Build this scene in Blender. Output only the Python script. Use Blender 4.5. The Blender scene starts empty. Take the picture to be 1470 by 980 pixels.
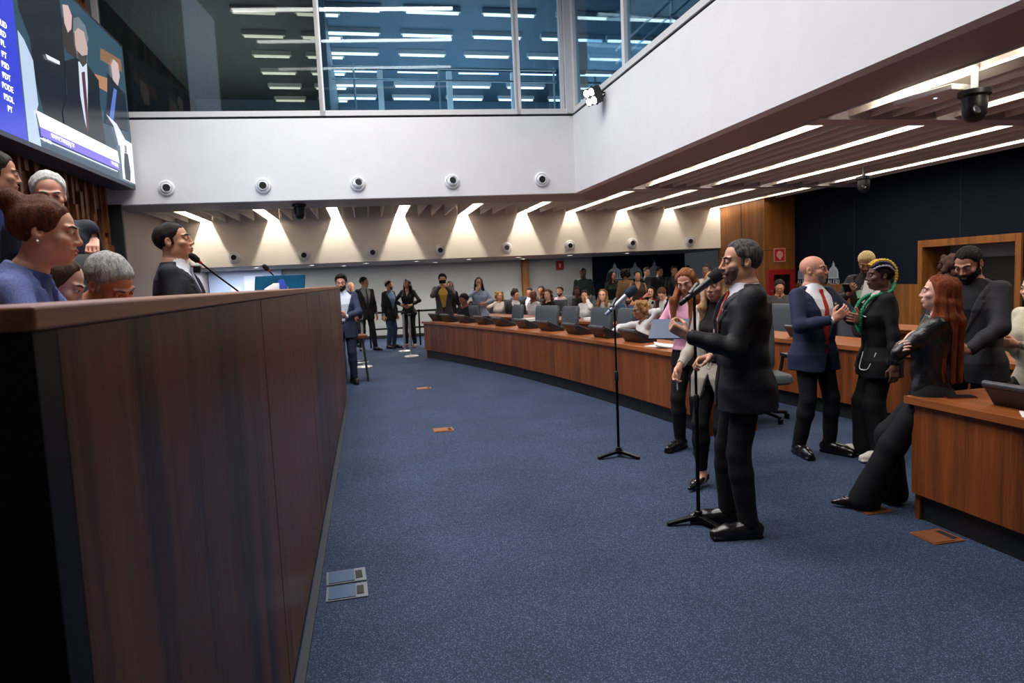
import bpy, math, random
import numpy as np
from mathutils import Vector, Matrix
random.seed(7); rng=np.random.default_rng(5)
SC=bpy.context.scene; COL=SC.collection
# ------------------------------------------------------------------ camera
def rad(a): return math.radians(a)
def cam_axes(yaw,pitch,roll):
    cy,sy=math.cos(yaw),math.sin(yaw)
    f=np.array([sy*math.cos(pitch),cy*math.cos(pitch),math.sin(pitch)])
    r=np.array([cy,-sy,0]); d=np.cross(f,r)
    return r*math.cos(roll)+d*math.sin(roll), -r*math.sin(roll)+d*math.cos(roll), f
_r,_d,_f=cam_axes(rad(11.7185),rad(-5.3245),rad(2.54))
cam=bpy.data.cameras.new('camera'); cam.sensor_width=36; cam.lens=24.0; cam.clip_end=200
co=bpy.data.objects.new('camera',cam); COL.objects.link(co)
m=Matrix.Identity(4)
for i in range(3):
    m[i][0]=_r[i]; m[i][1]=-_d[i]; m[i][2]=-_f[i]
m[2][3]=1.62
co.matrix_world=m
cam.dof.use_dof=True; cam.dof.focus_distance=5.2; cam.dof.aperture_fstop=5.0
SC.camera=co
# ------------------------------------------------------------------ exposure, world, lights
SC.view_settings.view_transform='Standard'; SC.view_settings.look='None'
SC.view_settings.gamma=1; SC.view_settings.exposure=0.15
try: SC.view_settings.use_curve_mapping=False
except Exception: pass
W=bpy.data.worlds.new('world'); SC.world=W; W.use_nodes=True
W.node_tree.nodes['Background'].inputs[0].default_value=(.8,.87,1,1)
W.node_tree.nodes['Background'].inputs[1].default_value=0.035
def area(name,loc,size,power,color=(1,1,1),rot=(0,0,0),spread=180):
    l=bpy.data.lights.new(name,'AREA'); l.shape='RECTANGLE'; l.size,l.size_y=size; l.energy=power; l.color=color
    l.spread=rad(spread)
    o=bpy.data.objects.new(name,l); o.location=loc; o.rotation_euler=rot; COL.objects.link(o); return o
def spot(name,loc,power,color,ang,blend,rot=(0,0,0),rad_=.03):
    l=bpy.data.lights.new(name,'SPOT'); l.energy=power; l.color=color; l.spot_size=rad(ang); l.spot_blend=blend; l.shadow_soft_size=rad_
    o=bpy.data.objects.new(name,l); o.location=loc; o.rotation_euler=rot; COL.objects.link(o); return o
# big atrium lights high above the open floor (ceiling of the hall, out of the frame)
for y_,p_ in ((1.2,85),(3.2,150),(5.2,170),(7.4,170),(9.4,170),(11.2,130)):
    area('atrium_light',(-.5,y_,7.7),(4.8,.22),p_*.98,(1,.965,.93),spread=150)
# ------------------------------------------------------------------ materials
MATS={}
def lin(c): return tuple(((v/255)/12.92 if v/255<=.04045 else ((v/255+.055)/1.055)**2.4) for v in c)
def mat(name,rgb=(128,128,128),rough=.6,metal=0,nscale=0,namt=.15,bump=0,bscale=200,stretch=(1,1,1),emit=None,estr=0,spec=.5,rgb2=None,detail=3,coat=0,alpha=1):
    """procedural principled material: rgb (sRGB 0-255), optional noise variation and bump"""
    if name in MATS: return MATS[name]
    mt=bpy.data.materials.new(name); mt.use_nodes=True; nt=mt.node_tree; N=nt.nodes; L=nt.links
    b=N['Principled BSDF']; b.inputs['Roughness'].default_value=rough; b.inputs['Metallic'].default_value=metal
    b.inputs['Specular IOR Level'].default_value=spec
    b.inputs['Coat Weight'].default_value=coat
    c=lin(rgb); b.inputs['Base Color'].default_value=(*c,1)
    if nscale or bump:
        tc=N.new('ShaderNodeTexCoord'); mp=N.new('ShaderNodeMapping'); L.new(tc.outputs['Object'],mp.inputs[0]); mp.inputs['Scale'].default_value=stretch
    if nscale:
        nz=N.new('ShaderNodeTexNoise'); nz.inputs['Scale'].default_value=nscale; nz.inputs['Detail'].default_value=detail; L.new(mp.outputs[0],nz.inputs[0])
        rp=N.new('ShaderNodeValToRGB'); rp.color_ramp.elements[0].position=.3; rp.color_ramp.elements[1].position=.7
        c2=lin(rgb2) if rgb2 else tuple(min(1,v*(1+namt)) for v in c); c1=c if rgb2 else tuple(v*(1-namt) for v in c)
        rp.color_ramp.elements[0].color=(*c1,1); rp.color_ramp.elements[1].color=(*c2,1)
        L.new(nz.outputs[0],rp.inputs[0]); L.new(rp.outputs[0],b.inputs['Base Color'])
    if bump:
        n2=N.new('ShaderNodeTexNoise'); n2.inputs['Scale'].default_value=bscale; n2.inputs['Detail'].default_value=2; L.new(mp.outputs[0],n2.inputs[0])
        bp=N.new('ShaderNodeBump'); bp.inputs['Strength'].default_value=bump; bp.inputs['Distance'].default_value=.01; L.new(n2.outputs[0],bp.inputs['Height']); L.new(bp.outputs[0],b.inputs['Normal'])
    if emit:
        b.inputs['Emission Color'].default_value=(*lin(emit),1); b.inputs['Emission Strength'].default_value=estr
    MATS[name]=mt; return mt
def wood(name,dark,light,scale=14,rough=.4,panel=0,axis='Z',paxis='Y',spec=.35):
    """wood veneer with long vertical grain and optional panel-to-panel tone"""
    if name in MATS: return MATS[name]
    mt=bpy.data.materials.new(name); mt.use_nodes=True; nt=mt.node_tree; N=nt.nodes; L=nt.links
    b=N['Principled BSDF']; b.inputs['Roughness'].default_value=rough; b.inputs['Specular IOR Level'].default_value=spec
    tc=N.new('ShaderNodeTexCoord'); mp=N.new('ShaderNodeMapping'); L.new(tc.outputs['Object'],mp.inputs[0])
    s=[1,1,1]; s['XYZ'.index(axis)]=.045; mp.inputs['Scale'].default_value=s
    n1=N.new('ShaderNodeTexNoise'); n1.inputs['Scale'].default_value=scale; n1.inputs['Detail'].default_value=4; n1.inputs['Roughness'].default_value=.6; n1.inputs['Distortion'].default_value=.4; L.new(mp.outputs[0],n1.inputs[0])
    n2=N.new('ShaderNodeTexNoise'); n2.inputs['Scale'].default_value=scale*9; n2.inputs['Detail'].default_value=3; L.new(mp.outputs[0],n2.inputs[0])
    mx=N.new('ShaderNodeMath'); mx.operation='MULTIPLY_ADD'; L.new(n2.outputs[0],mx.inputs[0]); mx.inputs[1].default_value=.45
    ad=N.new('ShaderNodeMath'); ad.operation='ADD'; L.new(n1.outputs[0],ad.inputs[0]); ad.inputs[1].default_value=-.22; L.new(ad.outputs[0],mx.inputs[2])
    fac=mx
    if panel:
        sp=N.new('ShaderNodeSeparateXYZ'); L.new(tc.outputs['Object'],sp.inputs[0])
        dv=N.new('ShaderNodeMath'); dv.operation='DIVIDE'; dv.inputs[1].default_value=panel; L.new(sp.outputs['XYZ'.index(paxis)],dv.inputs[0])
        fl=N.new('ShaderNodeMath'); fl.operation='FLOOR'; L.new(dv.outputs[0],fl.inputs[0])
        wn=N.new('ShaderNodeTexWhiteNoise'); wn.noise_dimensions='1D'; L.new(fl.outputs[0],wn.inputs['W'])
        a2=N.new('ShaderNodeMath'); a2.operation='MULTIPLY_ADD'; L.new(wn.outputs[0],a2.inputs[0]); a2.inputs[1].default_value=.22; L.new(fac.outputs[0],a2.inputs[2]); 
        a3=N.new('ShaderNodeMath'); a3.operation='SUBTRACT'; L.new(a2.outputs[0],a3.inputs[0]); a3.inputs[1].default_value=.11; fac=a3
    rp=N.new('ShaderNodeValToRGB'); rp.color_ramp.elements[0].position=.25; rp.color_ramp.elements[1].position=.78
    rp.color_ramp.elements[0].color=(*lin(dark),1); rp.color_ramp.elements[1].color=(*lin(light),1)
    L.new(fac.outputs[0],rp.inputs[0]); L.new(rp.outputs[0],b.inputs['Base Color'])
    MATS[name]=mt; return mt
def emitter(name,rgb,st):
    if name in MATS: return MATS[name]
    return mat(name,rgb,.5,emit=rgb,estr=st)
def glassmat(name,tint=(255,255,255),refl=.12,rough=.02):
    """thin pane: mostly transparent, partly mirror-like"""
    if name in MATS: return MATS[name]
    mt=bpy.data.materials.new(name); mt.use_nodes=True; nt=mt.node_tree; N=nt.nodes; L=nt.links
    N.remove(N['Principled BSDF']); out=N['Material Output']
    t=N.new('ShaderNodeBsdfTransparent'); t.inputs[0].default_value=(*lin(tint),1)
    g=N.new('ShaderNodeBsdfGlossy'); g.inputs['Roughness'].default_value=rough
    f=N.new('ShaderNodeLayerWeight'); f.inputs[0].default_value=.12
    ad=N.new('ShaderNodeMath'); ad.operation='MULTIPLY_ADD'; ad.inputs[1].default_value=.5; ad.inputs[2].default_value=refl; L.new(f.outputs['Fresnel'],ad.inputs[0])
    mx=N.new('ShaderNodeMixShader'); L.new(ad.outputs[0],mx.inputs[0]); L.new(t.outputs[0],mx.inputs[1]); L.new(g.outputs[0],mx.inputs[2]); L.new(mx.outputs[0],out.inputs[0])
    MATS[name]=mt; return mt
# ------------------------------------------------------------------ object helpers
def link(name,me,m=None,parent=None,smooth=False):
    o=bpy.data.objects.new(name,me); COL.objects.link(o)
    if m is not None: me.materials.append(m)
    if parent is not None: o.parent=parent
    if smooth: me.polygons.foreach_set('use_smooth',[True]*len(me.polygons))
    return o
def tag(o,label,cat,group=None):
    o['label']=label; o['category']=cat
    if group: o['group']=group
    return o
def thing(name,label,cat,loc=(0,0,0),rz=0,group=None):
    o=bpy.data.objects.new(name,None); o.empty_display_size=.1; COL.objects.link(o); o.location=loc; o.rotation_euler=(0,0,rz)
    return tag(o,label,cat,group)
def struct(o): o['kind']='structure'; return o
class MB:
    def __init__(s): s.v=[]; s.f=[]
    def add(s,vs,fs):
        n=len(s.v); s.v+= [tuple(map(float,v)) for v in vs]; s.f+=[tuple(i+n for i in f) for f in fs]; return s
    def box(s,a,b):
        x0,y0,z0=a; x1,y1,z1=b
        return s.add([(x0,y0,z0),(x1,y0,z0),(x1,y1,z0),(x0,y1,z0),(x0,y0,z1),(x1,y0,z1),(x1,y1,z1),(x0,y1,z1)],
          [(0,3,2,1),(4,5,6,7),(0,1,5,4),(1,2,6,5),(2,3,7,6),(3,0,4,7)])
    def obox(s,c,dims,R):
        """box of dims at c, rotated by 3x3 R"""
        h=np.array(dims)/2; R=np.array(R); c=np.array(c)
        vs=[c+R@(h*np.array(k)) for k in ((-1,-1,-1),(1,-1,-1),(1,1,-1),(-1,1,-1),(-1,-1,1),(1,-1,1),(1,1,1),(-1,1,1))]
        return s.add(vs,[(0,3,2,1),(4,5,6,7),(0,1,5,4),(1,2,6,5),(2,3,7,6),(3,0,4,7)])
    def prism(s,poly,z0,z1):
        n=len(poly)
        return s.add([(x,y,z0) for x,y in poly]+[(x,y,z1) for x,y in poly],[tuple(range(n))[::-1],tuple(range(n,2*n))]+[(i,(i+1)%n,n+(i+1)%n,n+i) for i in range(n)])
    def loft(s,rings,cap=True):
        n=len(rings[0]); vs=[p for r in rings for p in r]; fs=[]
        for k in range(len(rings)-1):
            for i in range(n): fs.append((k*n+i,k*n+(i+1)%n,(k+1)*n+(i+1)%n,(k+1)*n+i))
        if cap: fs+= [tuple(range(n))[::-1],tuple(range((len(rings)-1)*n,len(rings)*n))]
        return s.add(vs,fs)
    def tube(s,pts,r,n=8,cap=True):
        pts=[np.array(p,float) for p in pts]; rs=r if hasattr(r,'__len__') else [r]*len(pts); rings=[]; u=None
        for i,p in enumerate(pts):
            t=pts[min(i+1,len(pts)-1)]-pts[max(i-1,0)]; t/= (np.linalg.norm(t)+1e-9)
            if u is None: u=np.cross(t,[0,0,1.] if abs(t[2])<.9 else [1.,0,0])
            u=u-t*(u@t); u/=np.linalg.norm(u)+1e-9; w=np.cross(t,u)
            rings.append([p+rs[i]*(math.cos(2*math.pi*k/n)*u+math.sin(2*math.pi*k/n)*w) for k in range(n)])
        return s.loft(rings,cap)
    def lathe(s,prof,n=20,c=(0,0,0),R=None):
        R=np.eye(3) if R is None else np.array(R); c=np.array(c,float)
        return s.loft([[c+R@np.array([r*math.cos(2*math.pi*k/n),r*math.sin(2*math.pi*k/n),z]) for k in range(n)] for r,z in prof])
    def build(s,name,m,parent=None,smooth=False,bevel=0,seg=2):
        me=bpy.data.meshes.new(name); me.from_pydata(s.v,[],s.f); me.update()
        o=link(name,me,m,parent,smooth)
        if bevel:
            b=o.modifiers.new('bevel','BEVEL'); b.width=bevel; b.segments=seg; b.limit_method='ANGLE'; b.angle_limit=rad(40)
        if smooth and not bevel:
            try: me.set_sharp_from_angle(angle=rad(50))
            except Exception: pass
        return o
def copy_tree(o,parent=None):
    c=o.copy(); COL.objects.link(c)
    if parent is not None: c.parent=parent
    for ch in list(o.children): copy_tree(ch,c)
    return c
def rotz(a): c,s=math.cos(a),math.sin(a); return np.array([[c,-s,0],[s,c,0],[0,0,1]])
def rotx(a): c,s=math.cos(a),math.sin(a); return np.array([[1,0,0],[0,c,-s],[0,s,c]])
def roty(a): c,s=math.cos(a),math.sin(a); return np.array([[c,0,s],[0,1,0],[-s,0,c]])
def text(name,body,size,loc,rot,m,parent=None,ext=.002,align='CENTER'):
    cu=bpy.data.curves.new(name,'FONT'); cu.body=body; cu.size=size; cu.extrude=ext; cu.align_x=align; cu.align_y='CENTER'; cu.resolution_u=4
    t_=bpy.data.objects.new(name,cu); COL.objects.link(t_); dg=bpy.context.evaluated_depsgraph_get(); me=bpy.data.meshes.new_from_object(t_.evaluated_get(dg)); bpy.data.objects.remove(t_); bpy.data.curves.remove(cu)
    me.name=name; me.materials.clear(); o=link(name,me,m); o.location=loc; o.rotation_euler=rot
    if parent is not None: o.parent=parent
    return o
# ------------------------------------------------------------------ structure
M_white=mat('white_plaster',(219,219,221),.7,nscale=3,namt=.02)
M_cream=mat('cream_plaster',(226,218,206),.75,nscale=3,namt=.02)
M_soffit=mat('brown_soffit',(152,140,138),.6)
M_slat=mat('slat_grey',(226,217,208),.6)
M_void=mat('ceiling_void',(172,164,156),.8)
M_greyw=mat('grey_back_wall',(172,174,170),.8,nscale=2,namt=.03)
M_blue=mat('navy_wall_fabric',(15,21,35),.9,nscale=120,namt=.2,spec=.12)
M_panel=wood('honey_wood_panel',(98,58,22),(160,102,46),8,.45)
M_desk=wood('orange_wood_veneer',(66,32,13),(142,76,34),9,.4,panel=1.1)
M_desktop=wood('desk_top_wood',(104,54,24),(172,100,52),9,.35,axis='Y')
M_podium=wood('dark_walnut_veneer',(26,15,9),(114,64,33),7,.34,panel=1.25,spec=.18)
M_podcap=wood('walnut_cap',(104,62,34),(164,104,60),9,.4,axis='Y')
M_black=mat('black_plinth',(16,18,22),.6)
M_blackplastic=mat('black_plastic',(20,20,22),.38)
M_blackmetal=mat('black_metal',(14,14,15),.35,metal=.6)
M_steel=mat('brushed_steel',(196,196,194),.34,metal=.75)
M_alu=mat('white_aluminium',(205,205,203),.4)
# carpet: woven blue with light flecks
def carpet():
    mt=bpy.data.materials.new('blue_carpet'); mt.use_nodes=True; nt=mt.node_tree; N=nt.nodes; L=nt.links
    b=N['Principled BSDF']; b.inputs['Roughness'].default_value=.95; b.inputs['Specular IOR Level'].default_value=.15
    tc=N.new('ShaderNodeTexCoord')
    v=N.new('ShaderNodeTexVoronoi'); v.inputs['Scale'].default_value=240; L.new(tc.outputs['Object'],v.inputs[0])
    n=N.new('ShaderNodeTexNoise'); n.inputs['Scale'].default_value=150; n.inputs['Detail'].default_value=3; L.new(tc.outputs['Object'],n.inputs[0])
    n3=N.new('ShaderNodeTexNoise'); n3.inputs['Scale'].default_value=1.4; n3.inputs['Detail'].default_value=4; L.new(tc.outputs['Object'],n3.inputs[0])
    sp=N.new('ShaderNodeSeparateColor'); L.new(v.outputs['Color'],sp.inputs[0])
    r1=N.new('ShaderNodeValToRGB'); r1.color_ramp.elements[0].color=(*lin((42,52,71)),1); r1.color_ramp.elements[1].color=(*lin((58,72,97)),1); r1.color_ramp.elements[0].position=.3; r1.color_ramp.elements[1].position=.7
    L.new(n.outputs[0],r1.inputs[0])
    r2=N.new('ShaderNodeValToRGB'); r2.color_ramp.elements[0].position=.82; r2.color_ramp.elements[1].position=.9; L.new(sp.outputs[0],r2.inputs[0])
    mx=N.new('ShaderNodeMix'); mx.data_type='RGBA'; L.new(r2.outputs[0],mx.inputs[0]); L.new(r1.outputs[0],mx.inputs[6]); mx.inputs[7].default_value=(*lin((92,106,136)),1)
    m2=N.new('ShaderNodeMix'); m2.data_type='RGBA'; m2.blend_type='MULTIPLY'; m2.inputs[0].default_value=.5; L.new(mx.outputs[2],m2.inputs[6])
    r3=N.new('ShaderNodeValToRGB'); r3.color_ramp.elements[0].position=.35; r3.color_ramp.elements[1].position=.65; r3.color_ramp.elements[0].color=(.62,.62,.6,1); L.new(n3.outputs[0],r3.inputs[0]); L.new(r3.outputs[0],m2.inputs[7])
    L.new(m2.outputs[2],b.inputs['Base Color'])
    bp=N.new('ShaderNodeBump'); bp.inputs['Strength'].default_value=.6; bp.inputs['Distance'].default_value=.004; L.new(v.outputs['Distance'],bp.inputs['Height']); L.new(bp.outputs[0],b.inputs['Normal'])
    return mt
M_carpet=carpet()
struct(MB().box((-4.3,-3.2,-.12),(10.0,20.75,0)).build('floor',M_carpet))
# gallery fascias (front one faces the camera, right one runs along the hall)
FZ0,FZ1=3.15,4.56
FL,FC=np.array([-4.25,12.93]),np.array([3.93,12.47])
struct(MB().prism([tuple(FL),tuple(FC),(3.93,12.62),(-4.25,13.08)],FZ0,FZ1).build('wall_gallery_front',M_white))
struct(MB().prism([(3.93,12.62),(3.93,12.47),(3.985,-3.2),(4.135,-3.2),(4.08,12.62)],FZ0,FZ1).build('wall_gallery_right',M_white))
# brown soffit bands behind the fascias
struct(MB().prism([tuple(FL+[0,.15]),(4.08,12.62),(4.75,13.75),(-4.25,14.2)],FZ0,FZ0+.06).build('trim_1',M_soffit))
struct(MB().prism([(4.08,12.62),(4.135,-3.2),(4.78,-3.2),(4.75,13.75)],FZ0,FZ0+.06).build('trim_2',M_soffit))
# ceiling above the slats with its slat grid, cross beams
ceil=struct(MB().prism([(-4.3,13.2),(4.2,12.7),(4.2,-3.2),(10.0,-3.2),(10.0,16.9),(-4.3,16.9)],3.52,3.6).build('ceiling',M_void))
sl=MB()
LAMP_X=[-3.45,-2.0,-.6,.85,2.35,3.8,5.02,6.35,7.6,8.85]
xs=[-4.1,-3.83]
for i,lx in enumerate(LAMP_X):
    nx=LAMP_X[i+1] if i<9 else 9.75
    k=max(1,round((nx-lx-.24)/.29)); xs+=[lx-.12]+[lx+.12+(nx-lx-.24)*q/k for q in range(0,k)]
for x in xs:
    ye=16.60-.32*(x+4.3)/13.3
    sl.box((x-.012,13.95 if x<4.75 else -3.0,FZ0+.02),(x+.012,ye,3.5))
s_=sl.build('slat_grid',M_slat,ceil)
for y in (1.3,6.55,12.0):
    MB().box((4.78,y,FZ0-.01),(9.78,y+.28,3.45)).build('cross_beam',mat('beam_grey',(176,168,172),.6),ceil)
# rear fascia, low ceiling and rear wall
struct(MB().prism([(-4.3,16.62),(9.0,16.30),(9.0,16.45),(-4.3,16.77)],2.15,3.52).build('wall_rear_fascia',M_cream))
struct(MB().prism([(-4.3,16.77),(10.0,16.45),(10.0,20.75),(-4.3,20.75)],2.15,2.23).build('ceiling_low',M_soffit))
struct(MB().box((-4.3,20.45,0),(4.62,20.6,2.15)).build('wall_rear',M_greyw))
struct(MB().box((4.62,20.2,0),(4.82,20.6,2.15)).build('trim_3',M_panel))
struct(MB().box((4.82,20.45,0),(6.9,20.6,2.15)).build('wall_rear_right',M_greyw))
struct(MB().box((6.9,20.4,0),(10.0,20.6,2.15)).build('wall_rear_navy',M_blue))
struct(MB().box((-4.28,20.3,0.0),(-2.35,20.44,2.14)).build('wall_rear_lobby',mat('lobby_lit_blue',(196,210,236),.5)))  # pale blue colour stands in for a bluish lit doorway
area('lobby_fill',(-3.3,19.3,2.1),(1.6,.6),42,(.80,.88,1))  # lamp added to brighten the pale blue wall section
lw=struct(MB().box((-3.35,20.24,.2),(-2.85,20.3,2.0)).build('door_2',mat('lobby_door',(226,230,240),.4))); MB().box((-3.7,20.26,.9),(-3.45,20.3,1.7)).build('door_panel',mat('lobby_door',(226,230,240),.4),lw)
struct(MB().box((-4.3,20.42,0),(6.9,20.45,.1)).build('baseboard_rear',M_black))
# right side: honey wood pier, navy wall with wood rail, wood doorway
pier=struct(MB().box((9.0,14.3,0),(10.0,16.45,3.5)).build('wall_pier',M_panel))
js=MB()
for z in (1.98,): js.box((8.992,14.29,z),(9.0,16.3,z+.012)).box((9.0,14.292,z),(9.78,14.3,z+.012))
js.box((8.992,15.28,0),(9.0,15.295,3.5)); js.build('panel_joint',mat('dark_joint',(52,30,14),.6),pier)
DY0,DY1,DZ=8.62,10.62,1.94
wr=MB(); wr.box((9.78,DY1,1.18),(9.9,14.3,3.5)); wr.box((9.78,DY0,DZ),(9.9,DY1,3.5)); wr.box((9.78,-3.2,0),(9.9,DY0,3.5))
wr=struct(wr.build('wall_right',M_blue))
sj=MB()
for y in (-1,1.4,3.8,6.2,9.75,12.3,13.3): sj.box((9.772,y,1.95 if DY0<y<DY1 else 1.2),(9.78,y+.012,3.5))
sj.build('panel_seam',mat('seam_black',(16,20,28),.8),wr)
struct(MB().box((9.75,DY1,0),(9.9,14.3,1.18)).build('trim_4',M_panel))
dr=MB(); dr.box((9.74,DY1-.1,0),(10.5,DY1,DZ-.1)); dr.box((9.74,DY0,0),(10.5,DY0+.1,DZ-.1)); dr.box((9.74,DY0,DZ-.1),(10.5,DY1,DZ+.02))
dr=struct(dr.build('door_1',M_panel)); MB().box((10.35,DY0+.1,0),(10.45,DY1-.1,DZ-.32)).build('door_leaf',mat('dark_door',(22,22,28),.5),dr); MB().box((10.33,DY0+.1,DZ-.32),(10.47,DY1-.1,DZ-.1)).build('transom',M_soffit,dr)
# left wall: walnut blocks of uneven depth
wl=MB(); wl.box((-4.45,-3.2,-.1),(-4.3,13.0,8.0)); y=1.0
while y<12.78:
    z=0.6+random.random()*.5; w=.055+random.random()*.06
    while z<8.0:
        h=.35+random.random()*.9; d=.01+random.random()**1.6*.15
        wl.box((-4.3,y,z),(-4.3+d,y+w,min(z+h,8.0))); z+=h
    y+=w
struct(wl.build('wall_left',wood('walnut_blocks',(44,22,12),(150,88,46),16,.5)))
struct(MB().box((-4.45,13.0,0),(-4.3,20.6,3.5)).build('wall_left_rear',M_soffit))
struct(MB().box((-4.28,12.86,2.2),(-4.0,12.93,3.15)).build('trim_5',M_black))
# hall ceiling and back wall (out of the frame, they close the room)
struct(MB().box((-4.45,-3.3,8.0),(10.1,20.8,8.1)).build('ceiling_hall',mat('ceiling_grey',(150,152,156),.8)))
struct(MB().box((-4.45,-3.3,-.1),(10.1,-3.2,8.0)).build('wall_back',mat('back_grey',(120,116,112),.8)))
# ------------------------------------------------------------------ glazed gallery above
GZ=4.6
M_frame=M_alu
def gal_front(x): return FL[1]+(FC[1]-FL[1])*(x-FL[0])/(FC[0]-FL[0])
def gbox(mb,x0,x1,z0,z1,y0=.0,y1=.09):
    ya,yb=gal_front(x0),gal_front(x1)
    mb.prism([(x0,ya+y0),(x1,yb+y0),(x1,yb+y1),(x0,ya+y1)],z0,z1); return mb
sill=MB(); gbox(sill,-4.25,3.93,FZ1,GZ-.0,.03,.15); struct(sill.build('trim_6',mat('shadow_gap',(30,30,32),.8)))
panes=[(-4.1,-.62,'glass_smoked'),(-.53,2.86,'glass_blue'),(2.97,3.72,'glass_blue')]
G_s=glassmat('glass_smoked',(170,180,178),.03,.03); G_b=glassmat('glass_clear',(205,228,240),.04,.02)
for i,(x0,x1,g) in enumerate(panes):
    gm=MB(); gbox(gm,x0,x1,GZ+.09,8.0,.05,.06)
    w=struct(gm.build('window_%d'%(i+1),G_s if g=='glass_smoked' else G_b))
    fr=MB(); gbox(fr,x0-.09,x1+.09,GZ,GZ+.09,-.01,.12); gbox(fr,x0-.09,x0,GZ+.09,8,0,.1); gbox(fr,x1,x1+.06,GZ+.09,8,0,.1)
    fr.build('window_frame',M_frame,w)
x=3.93
ys=[12.4,9.95,7.5,5.0,2.5,0.0,-3]
for i in range(len(ys)-1):
    xx=lambda y: 3.93+(12.47-y)*.0035
    a,b=ys[i],ys[i+1]
    gm=MB(); gm.prism([(xx(a)+.05,a-.08),(xx(b)+.05,b+.05),(xx(b)+.06,b+.05),(xx(a)+.06,a-.08)],GZ+.09,8)
    w=struct(gm.build('window_%d'%(i+4),G_b))
    fr=MB(); fr.prism([(xx(a)-.01,a),(xx(b)-.01,b),(xx(b)+.12,b),(xx(a)+.12,a)],GZ,GZ+.09); fr.box((xx(a),a-.09,GZ+.09),(xx(a)+.1,a+.02,8)); fr.build('window_frame',M_frame,w)
struct(MB().box((3.8,12.42,GZ),(3.93,12.56,8)).build('trim_7',M_frame))
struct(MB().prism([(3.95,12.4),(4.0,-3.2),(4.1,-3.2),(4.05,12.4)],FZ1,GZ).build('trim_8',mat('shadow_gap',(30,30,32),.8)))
# gallery interior
M_galw=mat('gallery_blue_wall',(96,122,140),.5); M_galc=mat('gallery_ceiling',(70,90,104),.6); M_gald=mat('gallery_dark',(72,80,80),.7)
struct(MB().prism([(-4.25,13.1),(3.95,12.65),(4.15,-3.2),(10.0,-3.2),(10.0,20.7),(-4.25,20.7)],GZ-.35,GZ-.25).build('floor_gallery',M_gald))
struct(MB().box((-4.25,20.5,GZ-.3),(10,20.7,8)).build('wall_gallery_back',M_galw))
struct(MB().box((9.9,-3.2,GZ-.3),(10.05,20.6,8)).build('wall_gallery_side',M_galw))
struct(MB().prism([(-4.25,13.2),(-.45,12.95),(-.45,20.5),(-4.25,20.5)],6.85,6.95).build('ceiling_gallery_left',M_gald))
struct(MB().prism([(-.45,12.95),(4.0,12.7),(4.15,-3.2),(9.9,-3.2),(9.9,20.5),(-.45,20.5)],6.85,6.95).build('ceiling_gallery',M_galc))
struct(MB().box((-.55,13.1,GZ-.3),(-.45,20.5,6.85)).build('wall_gallery_partition',mat('partition_grey',(70,80,84),.5)))
area('gallery_fill',(2.0,16.5,4.6),(5,5),240,(.80,.90,1),(rad(180),0,0)); area('gallery_fill',(2.0,17,6.6),(5,5),90,(.72,.86,1)); area('gallery_fill',(7.0,6.0,6.6),(4,14),200,(.72,.86,1)); area('gallery_fill',(-2.6,16.5,4.6),(3,5),240,(1,.98,.97),(rad(180),0,0))  # unseen fill lamps added to brighten the gallery and its ceiling
E_gal=emitter('gallery_streak',(236,244,255),3.2); E_galw=emitter('gallery_streak_warm',(255,240,222),2.2)
# rows of glowing tubes standing in for lamp streaks reflected in the glass
first=None
def gal_streak(x,y,L,m,lab):
    o=thing('streak_tube',lab,'ceiling lamp',(x,y,6.72),0,'glowing tubes standing in for lamp streaks in the gallery glass')
    MB().box((-L/2-.04,-.05,.04),(L/2+.04,.05,.13)).build('housing',M_alu,o)
    MB().tube([(-L/2,0,.02),(L/2,0,.02)],.028,8).build('tube',m,o,True)
    return o
rows=[13.6,14.85,16.1,17.35,18.6,19.85]
for k,y in enumerate(rows):
    for j in range(2): gal_streak(-1.75+j*1.15,y+.3,.75,E_galw,'glowing tube standing in for a reflected streak in the smoked gallery glass')
    for j in range(6): gal_streak(.05+j*1.5,y,1.0,E_gal if k%2 else E_galw,'bright tube standing in for a reflected streak in the blue gallery glass')
for y in (8.5,5.5,2.5,-.5):
    for xx_ in (5.3,7.2): gal_streak(xx_,y,1.0,E_gal,'glowing tube standing in for a reflected streak in the side gallery glass')
# inner glazed screen of the gallery: mullions, and a steel handrail
for x in (.55,2.05,3.5,5.0): struct(MB().box((x-.06,15.4,GZ-.25),(x+.06,15.5,6.2)).build('trim_9',M_alu))
struct(MB().box((-.45,15.4,6.2),(5.2,15.5,6.28)).build('trim_10',mat('dark_transom',(30,44,60),.5)))
rail=thing('handrail','steel handrail with two bars behind the front gallery glass','handrail',(0,13.55,GZ-.25))
MB().tube([(-.4,0,1.35),(3.95,0,1.35)],.025,10).build('top_bar',M_steel,rail,True)
MB().tube([(-.4,0,1.12),(3.95,0,1.12)],.02,10).build('lower_bar',M_steel,rail,True)
for x in (.0,1.6,3.2,3.9): MB().tube([(x,0,0),(x,0,1.4)],.02,8).build('post',M_steel,rail,True)
rail2=thing('handrail','steel handrail with two bars behind the side gallery glass','handrail',(4.75,0,GZ-.25))
for z,r,n in ((1.35,.025,'top_bar'),(1.12,.02,'lower_bar')): MB().tube([(0,12.3,z),(0,-3,z)],r,10).build(n,M_steel,rail2,True)
for y in (12,10,8,6,4,2): MB().tube([(0,y,0),(0,y,1.4)],.02,8).build('post',M_steel,rail2,True)
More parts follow.
